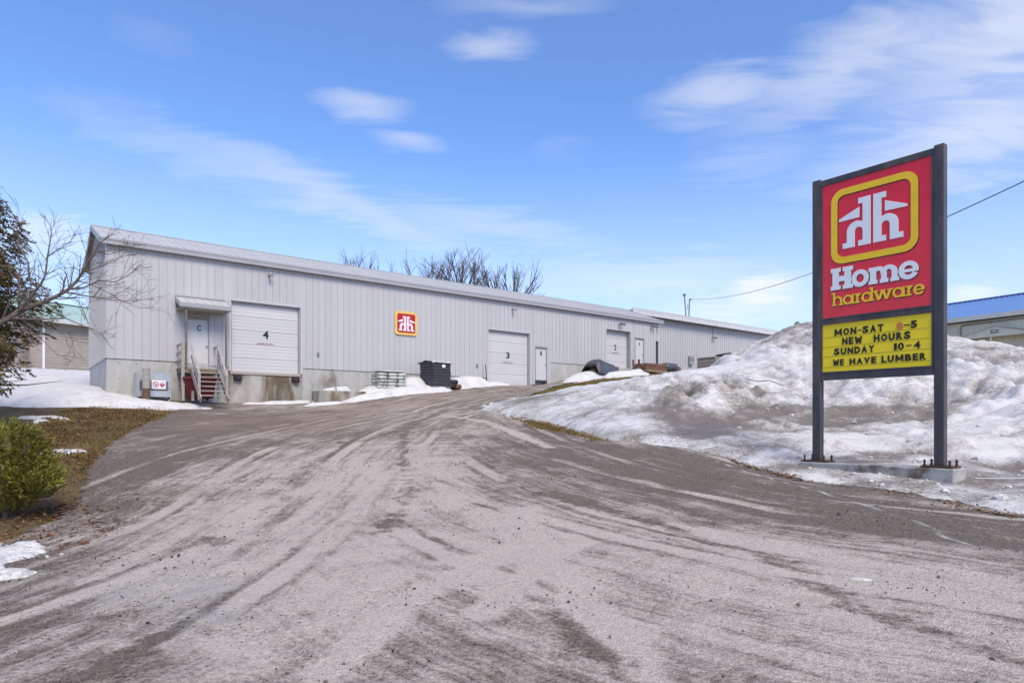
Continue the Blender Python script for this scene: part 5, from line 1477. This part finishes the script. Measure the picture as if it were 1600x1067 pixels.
# leafless trees beyond the roof
far_trees = [(524, 392, 66, 'faint small leafless tree leftmost behind the roof ridge', 1), (548, 384, 66, 'slim upright leafless tree second from left behind the roof', 1), (577, 396, 64, 'thin leafless treetop left of the gap behind the roof', 1), (614, 407, 60, 'low leafless treetop just right of the gap behind the roof', 1),
             (668, 388, 58, 'forked leafless tree left of the tallest one behind the roof', 2), (722, 374, 56, 'tallest bushy leafless tree behind the warehouse roof', 3), (778, 405, 56, 'leafless tree right of the tallest one behind the roof', 2), (802, 408, 57, 'rightmost spreading leafless treetop behind the roof', 2)]
for i, (px, py, d, lab, big) in enumerate(far_trees):
    x, y, zt = at(px, py, d); z0 = gz(x, y); H = zt - z0
    o = thing('bare_tree', lab, 'tree', (x, y, z0), 0, 'leafless trees behind the warehouse')
    rr = random.Random(100 + i); m = MB(); m.tube([(0, 0, -.3), (.1, 0, H * .3), (0, .1, H * .62)], [.24, .19, .10], 8); m.build('trunk', M_BARKF, o)
    m = MB()
    for k in range(2 + 3 * big):
        a = rr.uniform(0, 6.28); sp_ = rr.uniform(.3, 1.0) * (1.7 if big > 1 else .5) * (k > 0)
        grow(m, (0, .08, H * rr.uniform(.42, .60)), (math.cos(a) * sp_, math.sin(a) * sp_ * .6, 1), H * rr.uniform(.26, .34), .085, 2 if big < 3 else 3, rr, .22, .36, 5, (2, 4), .20, .014)
    me = m.mesh('crown'); co = np.zeros(len(me.vertices) * 3, np.float32); me.vertices.foreach_get('co', co); co = co.reshape(-1, 3)
    lo = H * .42; co[:, 2] = lo + (co[:, 2] - lo) * (H - lo) / (co[:, 2].max() - lo); me.vertices.foreach_set('co', co.ravel()); me.update()   # grown to its height
    link('crown', me, M_BARKF, o)

# grass, leaf litter, loose stones
def scatter_poly(P, n, seed, dens=None):
    r = np.random.default_rng(seed); P = np.array(P); lo = P.min(0); hi = P.max(0); out = np.zeros((0, 2))
    while len(out) < n:
        q = r.uniform(lo, hi, (n * 3, 2)); q = q[in_poly(q[:, 0], q[:, 1], [tuple(p) for p in P])]
        if dens is not None: q = q[r.random(len(q)) < dens(q[:, 0], q[:, 1])]
        out = np.concatenate([out, q])
        if len(q) == 0: break
    return out[:n]


def blades(P, h, w, seed, lay=.8):
    r = np.random.default_rng(seed); n = len(P); z = G(P[:, 0], P[:, 1]) - .035
    a = r.uniform(0, 6.28, n); b = r.uniform(0, 6.28, n); hh = h * r.uniform(.4, 1.2, n); le = lay * r.uniform(.3, 1.4, n) * hh
    c = np.stack([P[:, 0], P[:, 1], z], -1); s = np.stack([np.cos(a), np.sin(a), 0 * a], -1) * w
    tip = c + np.stack([np.cos(b) * le, np.sin(b) * le, hh], -1)
    return np.stack([c - s, c + s, tip], 1)


verge_l = [on_ground(*p) for p in [(130, 745), (170, 700), (240, 657), (290, 636), (180, 633), (95, 640), (60, 655), (75, 690), (100, 720)]]
verge_r = [on_ground(*p) for p in [(835, 616), (880, 602), (940, 591), (1015, 583), (1040, 584), (980, 594), (900, 606), (850, 614)]]
tuft_r = [on_ground(*p) for p in [(795, 648), (830, 652), (900, 670), (960, 687), (930, 694), (860, 678), (815, 664)]]
tuft_s = [on_ground(*p) for p in [(1130, 714), (1200, 735), (1300, 755), (1420, 772), (1600, 803), (1600, 812), (1400, 779), (1240, 752), (1150, 726)]]
dn = lambda x, y: np.clip(fbm(x, y, 1.2, 3) * 3 + .55, .05, 1)
_le0 = np.array(spline([on_ground(*p) for p in [(125, 745), (150, 705), (205, 672), (250, 652), (290, 636)]], 12)); _r0 = np.random.default_rng(78)
B = np.concatenate([blades(_le0[_r0.integers(0, len(_le0), 4500)] + _r0.normal(0, .28, (4500, 2)), .07, .006, 9), blades(scatter_poly(verge_l, 15000, 1, dn), .07, .006, 1), blades(scatter_poly(verge_r, 9000, 2), .10, .012, 2), blades(scatter_poly(tuft_r, 6000, 3, dn), .06, .007, 3), blades(scatter_poly(tuft_s, 3500, 4, dn), .05, .005, 4, 1.2)])
link_g = link('grass', soup('grass', B, 3), leaf_mat('winter_grass', (.14, .105, .028), (.36, .25, .085), (.15, .16, .03)))
tag(link_g, 'yellow-green winter grass along the edges of the drive', 'grass', kind='stuff')
litter_a = verge_l; litter_b = [(-7.6, 5.4), (-5.2, 5.7), (-4.7, 7.2), (-5.2, 9.0), (-6.2, 10.8), (-8.5, 10.5), (-10, 8)]
_le = np.array(spline([on_ground(*p) for p in [(60, 860), (95, 800), (125, 745), (150, 705), (205, 672), (250, 652), (290, 636)]], 12)); _r = np.random.default_rng(77)
fringe = _le[_r.integers(0, len(_le), 5200)] + _r.normal(0, 1, (5200, 2)) * np.array([.42, .42])
LP = np.concatenate([fringe, scatter_poly(litter_a, 6500, 5, dn), scatter_poly(litter_b, 4200, 6, dn), scatter_poly(tuft_s, 700, 8, dn), scatter_poly(tuft_r, 500, 9, dn)])
r_ = np.random.default_rng(4); n = len(LP); zz = G(LP[:, 0], LP[:, 1]) + r_.uniform(-.015, .03, n); a = r_.uniform(0, 6.28, n); L = np.where(np.arange(n) < len(fringe), r_.uniform(.008, .028, n), r_.uniform(.02, .05, n)); tl = r_.normal(0, .35, (n, 2))
c = np.stack([LP[:, 0], LP[:, 1], zz], -1); e = np.stack([np.cos(a), np.sin(a), tl[:, 0]], -1) * L[:, None]; s = np.stack([-np.sin(a), np.cos(a), tl[:, 1]], -1) * L[:, None] * .45
o = link('leaf_litter', soup('leaf_litter', np.stack([c - e, c + s, c + e, c - s], 1), 4), leaf_mat('fallen_leaf', (.11, .052, .028), (.33, .175, .08), (.17, .085, .05)))
tag(o, 'brown fallen leaves and needles at the left verge', 'leaves', kind='stuff')

r_ = np.random.default_rng(21); cand = np.stack([r_.uniform(-9, 9, 60000), r_.uniform(3.2, 15, 60000)], -1)
cand = cand[in_poly(cand[:, 0], cand[:, 1], drive_poly)]; cl = fbm(cand[:, 0], cand[:, 1], .9, 4) + .25 * np.exp(-((cand[:, 0] + 3.2) ** 2 + (cand[:, 1] - 5.5) ** 2) / 5)
cand = cand[r_.random(len(cand)) < np.clip(.12 + 1.6 * cl, .02, 1)][:11000]
octa = np.array([(1, 0, 0), (0, 1, 0), (-1, 0, 0), (0, -1, 0), (0, 0, .75), (0, 0, -.6)]); fc = [(0, 1, 4), (1, 2, 4), (2, 3, 4), (3, 0, 4), (1, 0, 5), (2, 1, 5), (3, 2, 5), (0, 3, 5)]
gv = []; gf = []; zc2 = G(cand[:, 0], cand[:, 1]) + .016
for (x, y), z in zip(cand, zc2):
    s = min(.022, .003 + r_.exponential(.0032)); ro = r_.uniform(0, 6.28); o = len(gv); j = octa * r_.uniform(.6, 1.25, (6, 3)) * s
    gv += [(x + q[0] * math.cos(ro) - q[1] * math.sin(ro), y + q[0] * math.sin(ro) + q[1] * math.cos(ro), z + q[2]) for q in j]; gf += [tuple(o + k for k in f) for f in fc]
me = bpy.data.meshes.new('gravel'); me.from_pydata(gv, [], gf); me.update()
tag(link('gravel', me, leaf_mat('loose_stone', (.045, .040, .038), (.17, .15, .14), (.08, .062, .054))), 'small loose stones scattered over the drive', 'gravel', kind='stuff')

# ------------------------------------------------------------------ small things on the snow
x, y, z = at(1172, 600, 20.4); z = snow_h(x, y) + .08
fbn = thing('fallen_branch', 'broken twig with yellow-green leaves lying on the snow bank', 'branch', (x, y, z), 0)
m = MB(); m.tube([(-.1, 0, .12), (.2, -.1, .03), (.5, -.3, .05), (.75, -.55, -.10), (1.0, -.6, -.12)], [.012, .016, .014, .010, .006], 5); m.tube([(.3, -.15, .04), (.55, -.1, .10)], [.009, .004], 4); m.tube([(0, 0, .08), (-.2, .1, .2)], [.009, .004], 4); m.build('twig', M_BARK, fbn)
V = sprays(14, (-.1, 0, .14), (.24, .2, .16), .12, 8, lambda P, r: P, 8)
link('leaves', soup('leaves', V, 4), leaf_mat('yellowed_leaf', (.16, .13, .03), (.30, .24, .07), (.12, .12, .03)), fbn)
P0 = Vector((7.46, 10.45, .70)); P1 = Vector((10.6, 9.6, .68))
o = thing('white_pipe', 'thin white pipe lying on dirty snow at the right of the sign footing', 'pipe', P0, 0)
m = MB(); m.tube([(0, 0, 0), (1.0, -.25, .02), (2.0, -.55, .0), tuple(P1 - P0)], .010, 7); m.build('pipe', mat('dull_white_pipe', (.5, .49, .47), .6), o); m = MB(); m.tube([(.9, -.27, .0), (1.6, -.50, .0), (3.0, -.72, .03)], .014, 6); m.build('wire', M_BLACK, o)
x, y, z = at(1246, 506, 30)
o = thing('slim_pole', 'tiny dark knob-topped pole poking above the snow bank crest', 'pole', (x, y, gz(x, y)), 0)
MB().tube([(0, 0, 0), (0, 0, z - gz(x, y) - .1)], .03, 6).build('shaft', M_GREYM, o); MB().rock((0, 0, z - gz(x, y)), .12, (1, 1, 1), seed=3).build('knob', M_GREYM, o)
